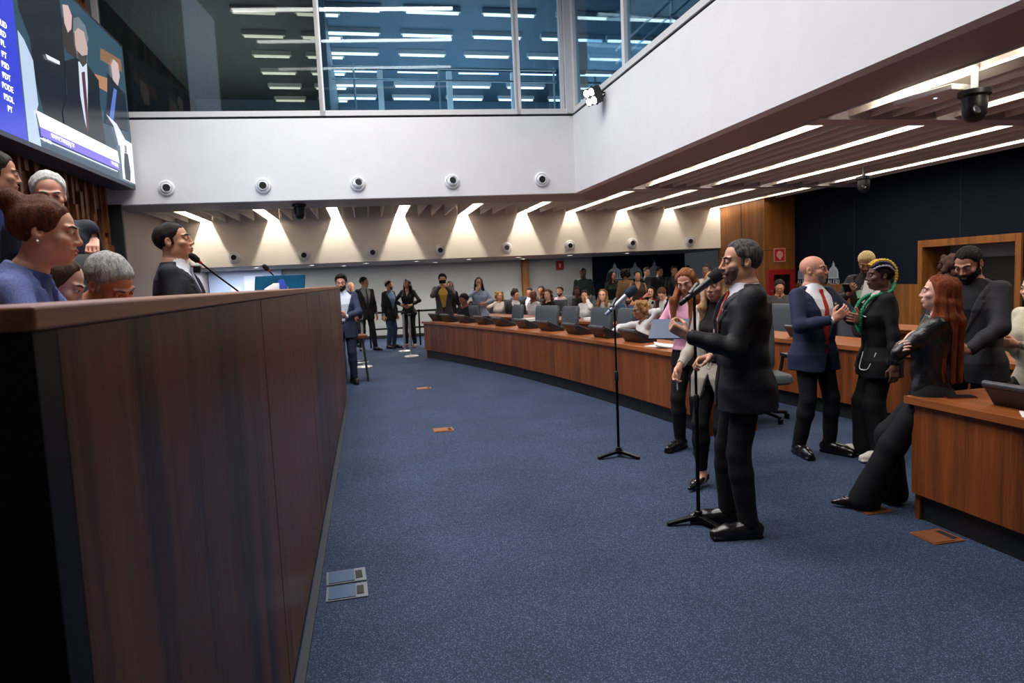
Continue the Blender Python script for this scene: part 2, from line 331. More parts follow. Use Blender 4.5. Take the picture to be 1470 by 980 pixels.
# ------------------------------------------------------------------ lamps in the slats
E_tube=emitter('strip_tube',(255,246,232),9.0)
def strip(x,y0,y1,lab):
    L=y1-y0; o=thing('strip_lamp',lab,'ceiling lamp',(x,y0,3.24),0,'fluorescent strip lamps between the ceiling slats')
    MB().box((-.10,0,.12),(.10,L,.25)).box((-.035,.0,.07),(.035,.03,.12)).box((-.035,L-.03,.07),(.035,L,.12)).build('housing',M_alu,o)
    for s in (-1,1): MB().tube([(s*.05,.03,.07),(s*.05,L-.03,.07)],.022,8).build('tube',E_tube,o,True)
    return o
for x in LAMP_X:
    if x<4.7: strip(x,14.2,15.4,'strip lamp among the slats over the rear of the hall')
    else:
        for a,b in ((12.4,16.2),(7.0,11.9),(1.7,6.4)):
            n=2 if b-a<4 else 3; st=(b-a)/n
            for k in range(n): strip(x,a+k*st+.05,a+(k+1)*st-.25,'strip lamp among the slats over the right-hand benches')
        area('bay_light',(x,9.3,3.2),(.2,5),38,(1,.93,.84),spread=170); area('bay_light',(x,4.0,3.2),(.2,4.4),16,(1,.93,.84),spread=170)
struct(MB().box((4.80,1.7,3.2),(4.83,6.4,3.3)).build('trim_11',M_alu))
# wall-washing spots above the rear fascia
for i,x in enumerate(LAMP_X):
    yw=16.62-.32*(x+4.3)/13.3
    spot('wall_washer',(x,yw-.30,3.44),36,(1,.91,.78),150,.1,(rad(12),0,0),.015); spot('wall_washer',(x,yw-.95,3.42),52,(1,.92,.80),150,.1,(rad(25),0,0),.02)
# round nozzle vents on both fascias
M_ventw=mat('vent_white',(228,230,232),.35); M_vdark=mat('vent_throat',(14,14,15),.8)
def vent(loc,rz,tilt,lab,grp):
    o=thing('nozzle_vent',lab,'air vent',loc,rz,grp); R=rotx(rad(90))
    MB().lathe([(.135,0),(.135,.02),(.125,.04),(.105,.045),(.1,.03),(.1,0)],28,R=R).build('flange',M_ventw,o,True)
    R2=R@rotx(rad(tilt[0]))@roty(rad(tilt[1]))
    MB().lathe([(.098,-.02),(.098,.03),(.085,.06),(.068,.072),(.062,.06)],28,R=R2).build('nozzle',M_ventw,o,True)
    MB().lathe([(.06,.058),(.06,.063)],24,R=R2).build('throat',M_vdark,o)
    return o
tl=[(0,10),(0,2),(-22,18),(-16,14),(4,4)]
for i,x in enumerate((-3.26,-1.67,-.05,1.63,3.29)):
    vent((x,gal_front(x),3.41),-.056,tl[i],['round nozzle vent nearest the big screen on the white gallery front','second round nozzle vent from the screen on the white gallery front','middle round nozzle vent of the white gallery front','fourth round nozzle vent from the screen on the white gallery front','round nozzle vent nearest the corner of the white gallery front'][i],'nozzle vents on the gallery front')
nm=['leftmost','second from the left','third from the left','fourth from the left','fifth from the left','third from the right','second from the right','rightmost']
for i,x in enumerate((-2.91,-1.38,.17,1.76,3.37,4.97,6.59,8.15)):
    vent((x,16.62-.32*(x+4.3)/13.3,2.35),-.024,((i*7)%13-6,(i*5)%11-4),'round nozzle vent on the lit rear fascia, '+nm[i]+' of eight','nozzle vents on the rear fascia')
area('rear_fill',(1.2,18.7,2.12),(9,1.6),120,(1,.97,.93)); area('rear_fill',(6.8,18.5,2.12),(3,1.6),14,(1,.96,.9))  # fill lamps added under the low ceiling to brighten rear wall and faces
# recessed downlights of the low rear ceiling
E_down=emitter('downlight_glow',(255,248,236),9)
for i,(x,y) in enumerate([(-2.6,17.6),(-1.3,17.5),(.0,17.6),(1.25,17.5),(2.6,17.6),(3.9,17.5),(5.3,17.5),(6.9,17.5),(-.6,19.2),(1.9,19.2),(4.4,19.2)]):
    o=thing('downlight','small recessed downlight in the low rear ceiling','ceiling lamp',(x,y,2.15),0,'downlights in the low rear ceiling')
    MB().lathe([(.09,0),(.09,-.012),(.065,-.012),(.065,0)],20).build('rim',M_ventw,o,True); MB().lathe([(.064,-.002),(.064,-.008)],20).build('lens',E_down,o)
    spot('downlight_beam',(x,y,2.12),60 if i<8 else 50,(1,.95,.88),125,.6)
# ------------------------------------------------------------------ dais
PX=-.39
pod=thing('presiding_dais','long dark walnut presiding dais with a lighter wood cap along its top','dais',(PX,0,0))
g=MB(); g.box((-.06,.97,.05),(0,10.25,1.58)); pod_p=g.build('front_panel',M_podium,pod)
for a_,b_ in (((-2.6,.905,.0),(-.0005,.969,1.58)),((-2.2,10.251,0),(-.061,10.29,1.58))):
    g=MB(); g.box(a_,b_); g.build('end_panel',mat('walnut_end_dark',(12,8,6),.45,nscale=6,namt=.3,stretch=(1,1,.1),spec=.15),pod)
g=MB(); g.box((-.30,.90,1.582),(.006,10.26,1.612)); g.box((-2.6,.90,1.582),(-.301,1.12,1.612)); g.build('cap_rail',M_podcap,pod,bevel=.004)
g=MB(); g.box((-.05,.93,0),(-.012,10.24,.05)); g.build('plinth',M_black,pod)
g=MB(); g.box((.0005,.91,0),(.04,10.2,.014)); g.build('base_strip',mat('base_strip',(40,44,54),.6),pod)
for y in (2.67,4.6,5.77,7.2,8.6):
    g=MB(); g.box((.0,y,.05),(.0015,y+.006,1.58)); g.build('seam',mat('seam_light',(112,70,46),.5),pod)
for x in (-.42,-1.3):
    g=MB(); g.box((x,.9035,0),(x+.008,.905,1.58)); g.build('end_seam',mat('seam_end',(70,48,38),.5),pod)
g=MB(); g.box((-.72,.98,1.38),(-.07,10.18,1.42)); g.build('work_surface',M_podcap,pod)
struct(MB().box((-4.29,.98,0),(-.46,12.85,.70)).build('floor_dais',M_carpet))
# ------------------------------------------------------------------ bench arcs
AC=(-30.09,2.83); R0=33.36
def ap(r,t): return (AC[0]+r*math.cos(rad(t)),AC[1]+r*math.sin(rad(t)))
def arcprism(mb,r0,r1,t0,t1,z0,z1,n=40):
    n=max(2,int(abs(t1-t0)*2)); ts=[t0+(t1-t0)*i/n for i in range(n+1)]
    rings=[[(*ap(r0,t),z0),(*ap(r1,t),z0),(*ap(r1,t),z1),(*ap(r0,t),z1)] for t in ts]
    return mb.loft(rings)
def bench(name,lab,r,t0,t1):
    o=thing(name,lab,'desk',(0,0,0),0,'curved wooden benches')
    g=MB(); arcprism(g,r+.05,r+.07,t0+.05,t1-.05,0,.17); arcprism(g,r+.07,r+.55,t0+.06,t0+.10,0,.17); g.build('plinth',M_black,o)
    g=MB(); arcprism(g,r,r+.03,t0,t1,.17,.735); g.build('front_panel',M_desk,o)
    for t in (t0,t1-.06):
        g=MB(); arcprism(g,r+.031,r+.6,t,t+.06,.0,.735); g.build('end_panel',M_desk,o)
    g=MB(); arcprism(g,r-.03,r+.62,t0-.06,t1+.06,.736,.78); g.build('desk_top',M_desktop,o)
    return o
bench('curved_bench','long curved front-row wooden bench across the blue carpet, facing the dais',R0,5.45,20.66)
bench('curved_bench','near end of a wooden bench at the right edge beside the redhead woman',R0,-8.0,1.30)
bench('curved_bench','second-row wooden bench behind the bald man in the navy suit',35.03,-6,24.4)
bench('curved_bench','third-row wooden bench farther back, mostly hidden by chairs',36.70,0,25.4)
# ------------------------------------------------------------------ voting terminals
M_term=mat('terminal_black',(24,25,28),.35); M_termtop=mat('terminal_bezel',(58,60,64),.4)
def terminal_proto():
    o=thing('voting_terminal','','voting terminal',(0,0,0),0,'desk terminals')
    g=MB(); g.loft([[(-.17,x,0) for x in ()]]) if False else None
    # side profile in (y,z): front is -y (towards the dais), the screen slopes down to the seat side
    prof=[(-.02,0),(-.09,.105),(-.085,.13),(-.06,.135),(.17,.03),(.17,0)]
    L=[(-.165,y,z) for y,z in prof]; Rr=[(.165,y,z) for y,z in prof]
    g.loft([L,Rr]); g.build('body',M_term,o,bevel=.006)
    g=MB(); g.tube([(-.17,-.08,.125),(.17,-.08,.125)],.02,10); g.build('top_edge',M_termtop,o,True)
    g=MB(); a=math.atan2(-.105,.23); g.obox((0,.05,.088),(.27,.17,.004),rotx(a)); g.build('screen',mat('terminal_screen',(40,60,80),.15,emit=(40,80,120),estr=.4),o)
    return o
tp=None
TT=[20.3,19.35,18.11,16.74,15.49,13.97,12.62,11.13,9.8,8.45]
tw=['first from the far end','second from the far end','third from the far end','fourth from the far end','fifth from the far end','sixth from the far end','seventh from the far end','fourth one left of the far microphone stand','just left of the far microphone stand','beside the woman on the phone']
def place_terminal(r,t,lab,s=1.0,z=.78):
    global tp
    if tp is None: tp=terminal_proto(); o=tp
    else: o=copy_tree(tp)
    x,y=ap(r,t); o.location=(x,y,z); o.rotation_euler=(0,0,rad(t-90)); o.scale=(s,s,s); o['label']=lab; return o
tw[7]='third from the near end'; tw[8]='second from the near end'; tw[9]='beside the papers of the woman on the phone'
for t,w in zip(TT,tw): place_terminal(R0+.22,t,'black desk terminal on the front bench, '+w,1.16)
place_terminal(R0+.20,.35,'large black desk terminal on the bench at the right edge of the photo',1.0)
for k,t in enumerate((6.9,8.3,10.2,12.2,14.2,16.2)): place_terminal(35.03+.22,t,'black desk terminal on the second-row bench, %s from its near end'%['first','second','third','fourth','fifth','sixth'][k])
# ------------------------------------------------------------------ chairs
M_chair=mat('charcoal_leather',(64,70,76),.55,bump=.05,bscale=60); M_chairb=mat('chair_back_black',(18,19,21),.5)
def rrect(w,h,r,n=4):
    pts=[]
    for cx,cy,a0 in ((w/2-r,h/2-r,0),(-w/2+r,h/2-r,90),(-w/2+r,-h/2+r,180),(w/2-r,-h/2+r,270)):
        for k in range(n+1): a=rad(a0+90*k/n); pts.append((cx+r*math.cos(a),cy+r*math.sin(a)))
    return pts
def chair_proto():
    o=thing('swivel_chair','','chair',(0,0,0),0,'grey bench chairs')   # seat faces -y
    g=MB(); rings=[]
    for z,s in ((.40,.9),(.42,1),(.475,1),(.50,.93)): rings.append([(x*s,y*s-.02,z) for x,y in rrect(.50,.48,.09)])
    g.loft(rings); g.build('seat',M_chair,o,True)
    g=MB(); rings=[]
    for z,w,d,y in ((.50,.40,.06,.21),(.54,.46,.09,.215),(.75,.49,.10,.235),(.98,.50,.10,.27),(1.05,.49,.095,.282),(1.085,.45,.06,.285)):
        rings.append([(x,yy+y,z) for x,yy in rrect(w,d,d*.45)])
    g.loft(rings); g.build('backrest',M_chair,o,True)
    for s in (-1,1):
        g=MB(); g.tube([(s*.24,.16,.45),(s*.275,.14,.52),(s*.28,.10,.66),(s*.28,-.14,.67)],.02,8); g.box((s*.28-.035,-.16,.665),(s*.28+.035,.10,.695)); g.build('armrest',M_chairb,o,bevel=.005)
    g=MB(); g.tube([(0,0,.1),(0,0,.40)],.03,10); g.build('column',M_blackmetal,o,True)
    g=MB()
    for k in range(5):
        a=rad(72*k); c,s=math.cos(a),math.sin(a); g.tube([(0,0,.1),(c*.27,s*.27,.065)],[.028,.018],8)
        g.lathe([(.028,0),(.028,.05)],10,c=(c*.27,s*.27,0))
    g.build('base',M_blackmetal,o)
    return o
cp=None
def place_chair(r,t,lab,tw_=0,loc=None):
    global cp
    if cp is None: cp=chair_proto(); o=cp
    else: o=copy_tree(cp)
    if loc is None: x,y=ap(r,t); o.location=(x,y,0); o.rotation_euler=(0,0,rad(t-90+tw_))
    else: o.location=loc; o.rotation_euler=(0,0,rad(tw_))
    o['label']=lab; return o
on2=['first','second','third','fourth','fifth','sixth','seventh','eighth','ninth','tenth','eleventh','twelfth','thirteenth']
on=['first','second','third','fourth','fifth','sixth','seventh','eighth','ninth']
for k,(t,a) in enumerate([(20.7,6),(18.9,172),(17.6,-10),(15.4,28),(14.35,0),(12.6,10),(11.6,-8)]):
    place_chair(R0+.97,t,'grey leather chair behind the front bench, %s from the far end%s'%(on[k],', turned away' if a>90 else ''),a)
place_chair(R0+.95,6.1,'grey leather chair at the near end of the front bench, seen behind the speaker',75)
place_chair(R0+1.08,9.3,'grey leather chair under the woman on the phone',10)
for k,(t,a) in enumerate([(24.0,-4),(22.4,25),(21.4,60),(20.0,4),(19.1,9),(16.9,-6),(15.9,8),(14.45,4),(12.7,-5),(11.2,10),(9.2,0),(7.9,-60),(6.75,40)]):
    place_chair(35.03+.97,t,'grey leather chair behind the second bench, %s from the near end'%on2[12-k],a)
for k,(t,a) in enumerate([(24.9,0),(23.9,5),(23.1,-4),(21.9,3),(20.8,-5),(18.5,5),(16.8,6),(15.95,0),(14.6,3),(13.2,9),(11.0,-6),(9.2,4),(7.4,-4)]):
    place_chair(36.70+.97,t,'grey leather chair behind the third bench, %s from the near end'%on2[12-k],a)
place_chair(0,0,'grey leather chair far back by the red fire cabinet, under the man looking down',60,loc=(7.34,11.2,0))
# ------------------------------------------------------------------ microphone stands
M_foam=mat('mic_foam_black',(26,27,30),.95,bump=.5,bscale=300); M_foamb=mat('mic_foam_navy',(38,46,66),.95,bump=.5,bscale=300)
def mic_stand(loc,h,rz,lab,tilt,mic_body,foam):
    o=thing('microphone_stand',lab,'microphone stand',loc,rz)
    for k in range(3):
        a=rad(120*k+40); c,s=math.cos(a),math.sin(a); g=MB()
        g.loft([[(c*r-s*w,s*r+c*w,z) for w,z in ((-wd,z0),(wd,z0),(wd,z1),(-wd,z1))] for r,wd,z0,z1 in ((.02,.022,.035,.06),(.12,.02,.018,.042),(.20,.016,.004,.024),(.205,.014,0,.02))])
        g.build('foot',M_blackmetal,o,bevel=.003)
    MB().lathe([(.034,.03),(.034,.06),(.024,.07),(.024,.085),(.017,.09)],16).build('hub',M_blackmetal,o,True)
    MB().tube([(0,0,.08),(0,0,h*.55)],.0125,12).build('lower_tube',M_blackmetal,o,True)
    MB().lathe([(.013,h*.55-.06),(.018,h*.55-.05),(.018,h*.55+.02),(.011,h*.55+.03)],14).build('clutch',M_blackplastic,o,True)
    MB().tube([(0,0,h*.55),(0,0,h)],.009,12).build('upper_tube',M_blackmetal,o,True)
    d=np.array(tilt,float); d/=np.linalg.norm(d); c=np.array([0,0,h+.02])
    MB().tube([c-d*.045,c+d*.045],.022,12).build('clip',M_blackplastic,o,True)
    return o
def mic(loc,d,lab,body,foam,L=.2,back=.08):
    o=thing('microphone',lab,'microphone',loc)
    d=np.array(d,float); d/=np.linalg.norm(d)
    z=d; x=np.cross([0,0,1],z); x/=np.linalg.norm(x); y=np.cross(z,x); R=np.array([x,y,z]).T
    MB().lathe([(.012,-back),(.016,-back+.005),(.017,-back+.05),(.0245,L-back-.03),(.025,L-back)],16,R=R).build('handle',body,o,True)
    MB().lathe([(.0172,-back+.05),(.0185,-back+.052),(.0185,-back+.062),(.0172,-back+.064)],14,R=R).build('ring',M_blackmetal,o,True)
    MB().lathe([(.02,L-back-.02),(.036,L-back-.01),(.041,L-back+.02),(.042,L-back+.05),(.036,L-back+.078),(.022,L-back+.095),(.004,L-back+.1)],20,R=R).build('windscreen',foam,o,True)
    return o
# ------------------------------------------------------------------ smaller things
MSN=(1.98,3.92,0); MSF=(2.09,5.63,0)
dn=(.42,.20,.62); 
mic_stand(MSN,1.475,.2,'tall black microphone stand in front of the speaker in the black suit',(.62,.1,.52),None,None)
mic((MSN[0]+.02,MSN[1]-.02,1.497),(.72,-.12,.52),'black handheld microphone with round foam windscreen held up to the speaker',M_blackplastic,M_foam,.26,.15)
mic_stand(MSF,1.34,.5,'tall black microphone stand alone on the blue carpet',(.5,.0,.55),None,None)
mic((MSF[0]+.03,MSF[1]-.02,1.36),(.6,-.1,.52),'silver handheld microphone with navy foam windscreen on the far stand',mat('silver_mic',(170,176,196),.3,metal=.5),M_foamb,.26,.15)
# big screen on the walnut wall
M_scr=lambda n,c,s=1.0: mat('screen_'+n,(10,10,10),.25,emit=c,estr=s)
scr=thing('video_wall','huge video screen hung on the walnut wall above the dais','screen',(-3.95,0,0))
k_=.955; scr.scale=(k_,k_,k_); scr.location=(k_*-3.95,0,1.62*(1-k_))
MB().box((-.36,5.6,3.47),(.03,13.46,5.95)).build('casing',mat('screen_casing',(54,58,74),.4),scr,bevel=.006)
def sp_(name,poly,col,k,st=1.0,parent=scr):
    x=.031+.0012*k; g=MB(); n=len(poly)
    g.loft([[(x-.0008,y,z) for y,z in poly],[(x,y,z) for y,z in poly]]); return g.build(name,M_scr(name,col,st),parent)
sp_('column_panel',[(5.65,3.53),(9.5,3.53),(9.49,5.9),(5.65,5.9)],(58,70,214),1,.95)
sp_('picture',[(9.5,3.53),(13.42,3.53),(13.42,5.9),(9.49,5.9)],(52,84,104),1,.8)
S_POLY=[('picture_dark_suit',[(9.62,5.13),(9.62,5.88),(10.9,5.88),(10.9,5.36),(10.86,4.80),(10.74,3.95),(10.05,3.92),(9.86,4.41),(9.85,4.84)],(26,34,48)),
('picture_bench',[(12.33,5.55),(13.29,5.66),(13.29,5.45),(12.28,5.35)],(150,110,84)),('picture_bench_near',[(11.96,5.04),(12.62,5.15),(12.55,4.9),(11.91,4.86)],(176,128,96)),
('picture_white_jacket',[(9.53,4.84),(9.67,4.78),(9.86,4.59),(9.88,4.06),(9.78,3.91),(9.84,3.53),(9.51,3.53)],(186,206,232)),
('picture_hair',[(11.10,5.64),(11.30,5.70),(11.33,5.30),(11.30,5.05),(10.95,5.04),(10.84,5.17),(10.9,5.47)],(60,52,54)),
('picture_face_behind',[(10.97,5.69),(11.16,5.75),(11.27,5.65),(11.20,5.44),(11.06,5.34),(10.97,5.44)],(208,178,176)),
('picture_suit',[(10.84,4.88),(11.25,5.06),(11.66,5.10),(12.10,4.98),(12.06,4.60),(12.15,3.95),(10.62,3.94),(10.60,4.13),(10.82,4.45)],(22,32,46)),
('picture_shirt',[(11.33,5.03),(11.66,5.10),(11.62,4.80),(11.42,4.05),(11.35,4.21),(11.28,4.54)],(206,216,232)),
('picture_tie',[(11.41,4.90),(11.54,4.95),(11.52,4.54),(11.46,4.06),(11.40,4.06),(11.40,4.45)],(96,50,66)),
('picture_hair_front',[(11.24,5.40),(11.30,5.62),(11.50,5.72),(11.74,5.68),(11.82,5.50),(11.73,5.40),(11.5,5.5)],(118,132,142)),
('picture_face',[(11.29,5.43),(11.44,5.54),(11.66,5.56),(11.75,5.35),(11.66,5.12),(11.47,5.02),(11.33,5.10),(11.27,5.25)],(190,166,158)),
('picture_beard',[(11.31,5.18),(11.49,5.16),(11.70,5.24),(11.64,5.10),(11.47,4.99),(11.33,5.06)],(74,68,72)),
('picture_second_suit',[(12.50,5.21),(12.76,5.18),(13.02,5.12),(13.30,5.09),(13.30,4.45),(12.20,4.35),(12.40,4.85)],(28,40,58)),
('picture_second_face',[(12.71,5.39),(12.86,5.54),(13.08,5.53),(13.10,5.32),(12.95,5.13),(12.74,5.17)],(200,178,178)),
('picture_second_tie',[(12.74,5.04),(12.88,5.04),(12.56,4.45),(12.36,4.43)],(90,120,196)),
('picture_paper',[(10.21,4.78),(10.64,4.82),(10.63,4.77),(10.26,4.73)],(230,236,246)),
('picture_cloth',[(12.25,4.50),(12.70,4.45),(13.2,4.2),(12.7,4.1),(12.55,4.38)],(220,224,236)),
('caption_banner',[(9.75,3.96),(12.61,3.99),(12.66,3.80),(9.82,3.77)],(250,251,255)),
('caption_strip',[(9.82,3.77),(12.66,3.80),(12.62,3.68),(9.82,3.66)],(128,112,226)),
('caption_line',[(9.79,3.635),(12.53,3.655),(12.52,3.635),(9.78,3.615)],(232,238,255)),
('interpreter_box',[(12.75,4.26),(13.38,4.26),(13.36,3.56),(12.75,3.56)],(246,248,255)),
('interpreter_body',[(12.93,4.02),(13.11,4.03),(13.17,3.75),(13.11,3.57),(12.87,3.57),(12.86,3.8)],(26,46,60)),
('interpreter_face',[(12.97,4.16),(13.07,4.16),(13.06,4.03),(12.96,4.03)],(150,140,150))]
for k,(n,p,c) in enumerate(S_POLY): sp_(n,p,c,k+2,1.0 if max(c)>150 else .8)
M_txt=mat('screen_text',(240,240,255),.4,emit=(225,240,255),estr=1.3)
for i,(w,z) in enumerate(zip(['SOLID','PRD','PL','PT','PSD','PDT','PODE','PSOL','PT'],[4.784,4.665,4.553,4.422,4.304,4.178,4.058,3.934,3.813])):
    text('party_code',w,.098,(.036,9.13,z),(rad(90),0,rad(90)),M_txt,scr,.0015)
for w,y,z,s in (('WWW.TVALERJ.TV',10.45,3.72,.085),('AO VIVO',9.95,3.62,.06),('TV ALERJ',12.38,3.74,.075)): text('caption_text',w,s,(.066,y,z),(rad(90),0,rad(90)),M_txt,scr,.001)
o_=area('screen_glow',(-3.70,9.1,4.6),(6.8,2.1),110,(.62,.76,1),(0,rad(-90),0))
# monitor, goosenecks, tissue on the dais
mon=thing('desktop_monitor','blue-backed computer monitor behind the dais cap rail','monitor',(-.62,5.15,1.42),rad(-20))
R=rotx(rad(-14)); g=MB(); g.obox((0,0,.155),(.38,.018,.28),R); g.build('back_shell',mat('monitor_teal',(12,96,140),.35,nscale=6,namt=.25),mon,bevel=.004)
g=MB(); g.obox((0,.0145,.155),(.36,.01,.26),R); g.build('screen',mat('monitor_screen',(20,24,30),.2),mon)
g=MB(); g.obox((.03,-.045,.13),(.15,.06,.14),R); g.build('rear_hub',M_blackplastic,mon,bevel=.006)
g=MB(); g.box((-.03,-.03,.0),(.05,.0,.16)); g.box((-.12,-.1,0),(.12,.1,.012)); g.build('stand',M_blackplastic,mon)
def goose(base,tip,lab):
    o=thing('gooseneck_microphone',lab,'microphone',base); b=np.zeros(3); t=np.array(tip)-np.array(base)
    mid=t*.5+np.array([0,0,.03]); d=(t-mid)/np.linalg.norm(t-mid)
    MB().lathe([(.045,0),(.045,.02),(.02,.03),(.01,.05)],16).build('base',M_blackplastic,o,True)
    MB().tube([(0,0,.04),mid*.5+[0,0,.03],mid,t*.8+[0,0,.008],t],.006,8).build('neck',M_blackmetal,o,True)
    z=d; x=np.cross([0,0,1],z); x/=np.linalg.norm(x); y=np.cross(z,x); R=np.array([x,y,z]).T
    MB().lathe([(.009,-.01),(.011,.01)],12,c=t,R=R).build('light_ring',mat('red_ring',(200,30,26),.4),o,True)
    MB().lathe([(.01,.01),(.02,.02),(.022,.05),(.017,.075),(.004,.085)],14,c=t,R=R).build('windscreen',M_foam,o,True)
    return o
goose((-.70,4.85,1.42),(-1.0,4.55,1.80),'thin gooseneck microphone with black tip pointing at the man in the grey tie')
goose((-.62,6.75,1.42),(-.84,6.35,1.78),'thin gooseneck microphone bending up behind the blue monitor')
ti=thing('tissue','crumpled white and blue tissue in front of the blue monitor','tissue',(-.66,4.95,1.42))
g=MB(); rings=[]
for z,r in ((0,.05),(.05,.06),(.12,.065),(.2,.05),(.235,.02)): rings.append([((r*(1+.35*math.sin(3*a+z*30)))*math.cos(a)*1.3+z*.25,(r*(1+.3*math.cos(4*a)))*math.sin(a)*.7,z) for a in [2*math.pi*k/18 for k in range(18)]])
g.loft(rings); g.build('paper',mat('tissue_white',(235,236,240),.8),ti,True)
g=MB(); rings=[]
for z,r in ((.06,.02),(.12,.035),(.2,.03),(.26,.012)): rings.append([((r*(1+.4*math.sin(3*a)))*math.cos(a)+.085,r*math.sin(a)-.01,z) for a in [2*math.pi*k/14 for k in range(14)]])
g.loft(rings); g.build('blue_corner',mat('tissue_blue',(60,96,220),.6),ti,True)
# dark leather dais chair with its tall back
def dais_chair(loc,rz,lab):
    o=thing('dais_armchair',lab,'chair',loc,rz)
    M=mat('dark_leather',(48,52,58),.5,bump=.05,bscale=60)
    g=MB(); rings=[]
    for z,s in ((.42,.92),(.44,1),(.5,1),(.53,.92)): rings.append([(x*s,y*s,z) for x,y in rrect(.54,.52,.1)])
    g.loft(rings); g.build('seat',M,o,True)
    g=MB(); rings=[]
    for z,w,d,y in ((.5,.44,.07,.24),(.55,.5,.11,.25),(.9,.54,.12,.29),(1.1,.50,.11,.32),(1.19,.42,.10,.33),(1.235,.3,.06,.33)): rings.append([(x,yy+y,z) for x,yy in rrect(w,d,d*.45)])
    g.loft(rings); g.build('backrest',M,o,True)
    g=MB(); g.tube([(-.25,.31,.6),(-.255,.335,.95),(-.21,.375,1.12),(-.12,.395,1.21),(0,.40,1.238),(.12,.395,1.21),(.21,.375,1.12),(.255,.335,.95),(.25,.31,.6)],.006,6); g.build('piping',mat('leather_piping',(88,90,94),.5),o,True)
    for s in (-1,1):
        g=MB(); g.box((s*.3-.04,-.2,.62),(s*.3+.04,.22,.67)); g.box((s*.3-.02,.05,.45),(s*.3+.02,.12,.62)); g.build('armrest',M_chairb,o,bevel=.01)
    g=MB(); g.tube([(0,0,.1),(0,0,.42)],.035,10)
    for k in range(5):
        a=rad(72*k); g.tube([(0,0,.1),(.3*math.cos(a),.3*math.sin(a),.03)],[.03,.03],8)
    g.build('base',M_blackmetal,o)
    return o
# floor boxes
M_brass=mat('copper_plate',(144,88,54),.45,metal=.35); M_bplate=mat('blue_steel_plate',(70,92,122),.4,metal=.4)
def floor_box(x,y,w,d,m,lab,rz=0,slot=True,grp='floor boxes'):
    o=thing('floor_box',lab,'floor outlet',(x,y,0),rz,grp)
    g=MB(); g.box((-w/2-.012,-d/2-.012,0),(w/2+.012,d/2+.012,.006)); g.build('frame',mat('plate_frame',(120,124,130),.4,metal=.6) if m is M_bplate else M_brass,o)
    g=MB(); g.box((-w/2,-d/2,.006),(w/2-.05,d/2,.010)); g.build('lid',m,o)
    if slot:
        g=MB(); g.box((w/2-.045,-d/2+.025,.006),(w/2-.008,d/2-.025,.009)); g.build('cable_slot',mat('slot_dark',(26,22,18),.7),o)
    return o
floor_box(-.215,3.80,.19,.15,M_bplate,'blue steel floor box next to the dais, the farther of two',.06)
floor_box(-.205,3.60,.19,.15,M_bplate,'blue steel floor box next to the dais, the nearer of two',.03)
floor_box(.75,10.37,.19,.17,M_brass,'copper floor box farther up the open carpet')
floor_box(.715,7.34,.19,.17,M_brass,'copper floor box in the middle of the open carpet')
floor_box(3.15,3.80,.17,.15,M_brass,'copper floor box by the foot of the redhead woman')
floor_box(3.17,3.29,.18,.17,M_brass,'copper floor box against the plinth of the right-hand bench')
# stanchions
def stanchion(loc,lab,h=.95):
    o=thing('stanchion',lab,'barrier post',loc,0,'chrome barrier posts')
    MB().lathe([(.16,0),(.16,.015),(.14,.03),(.03,.045),(.026,.06)],24).build('base',M_steel,o,True)
    MB().tube([(0,0,.05),(0,0,h-.06)],.026,14).build('pole',M_steel,o,True)
    MB().lathe([(.034,h-.06),(.034,h-.01),(.02,h)],16).build('head',M_blackplastic,o,True)
    return o
stanchion((.85,14.97,0),'chrome barrier post standing nearest on the carpet by the far bench end')
stanchion((.78,16.2,0),'chrome barrier post just behind the nearer one by the far bench end')
stanchion((-.15,13.6,0),'chrome barrier post behind the man at the dais end')
rl=thing('barrier_tape','black barrier tape and rail running along the rear wall','barrier',(0,0,0))
g=MB(); g.box((-.15,13.55,.86),(-.13,17.6,.91)); g.box((-.15,17.6,.86),(1.9,17.62,.91)); g.build('tape',M_blackplastic,rl)
g=MB()
for x in (.0,.55,1.25,1.9): g.box((x-.02,17.6,0),(x+.02,17.64,.92))
g.box((-.02,17.6,.45),(1.9,17.62,.49)); g.build('rail_frame',M_blackmetal,rl)
# black stool and black bag behind the dais end
st=thing('bar_stool','tall dark stool behind the man at the end of the dais','stool',(-.22,11.75,0))
MB().lathe([(.16,.72),(.17,.74),(.17,.77),(.14,.785)],20).build('seat',mat('stool_wood',(120,64,40),.5),st,True)
for k in range(4):
    a=rad(45+90*k); MB().tube([(.12*math.cos(a),.12*math.sin(a),.73),(.2*math.cos(a),.2*math.sin(a),0)],.018,8).build('leg',mat('stool_leg',(24,34,36),.5),st,True)
MB().tube([(.16*math.cos(rad(10*k)),.16*math.sin(rad(10*k)),.32) for k in range(37)],.01,6).build('foot_ring',M_steel,st,True)
# dome cameras, projector, wireless access point
def dome_cam(loc,lab,s=1.0,top=.25):
    o=thing('dome_camera',lab,'camera',loc,0)
    MB().tube([(0,0,.02),(0,0,top)],.022*s,10).build('drop_pipe',M_alu,o,True)
    MB().lathe([(.085*s,-.03*s),(.1*s,-.02*s),(.1*s,.01*s),(.04*s,.025*s)],24).build('mount_plate',M_blackplastic,o,True)
    MB().lathe([(.003,-.2*s),(.045*s,-.19*s),(.072*s,-.15*s),(.078*s,-.08*s),(.076*s,-.03*s)],24).build('housing',M_blackplastic,o,True)
    MB().lathe([(.028*s,0),(.028*s,.012*s),(.02*s,.016*s)],14,c=(-.045*s,-.055*s,-.13*s),R=rotx(rad(70))@roty(rad(0))).build('lens',mat('lens_grey',(60,62,68),.15),o,True)
    return o
dome_cam((5.1,4.97,3.0),'black dome camera hanging nearest under the slats at the upper right',1.25,.52)
dome_cam((8.2,10.1,3.02),'black dome camera hanging far under the slats in front of the navy wall',1.25,.5)
dome_cam((-1.14,13.35,3.13),'black camera hanging under the front gallery soffit',1.3,.02)
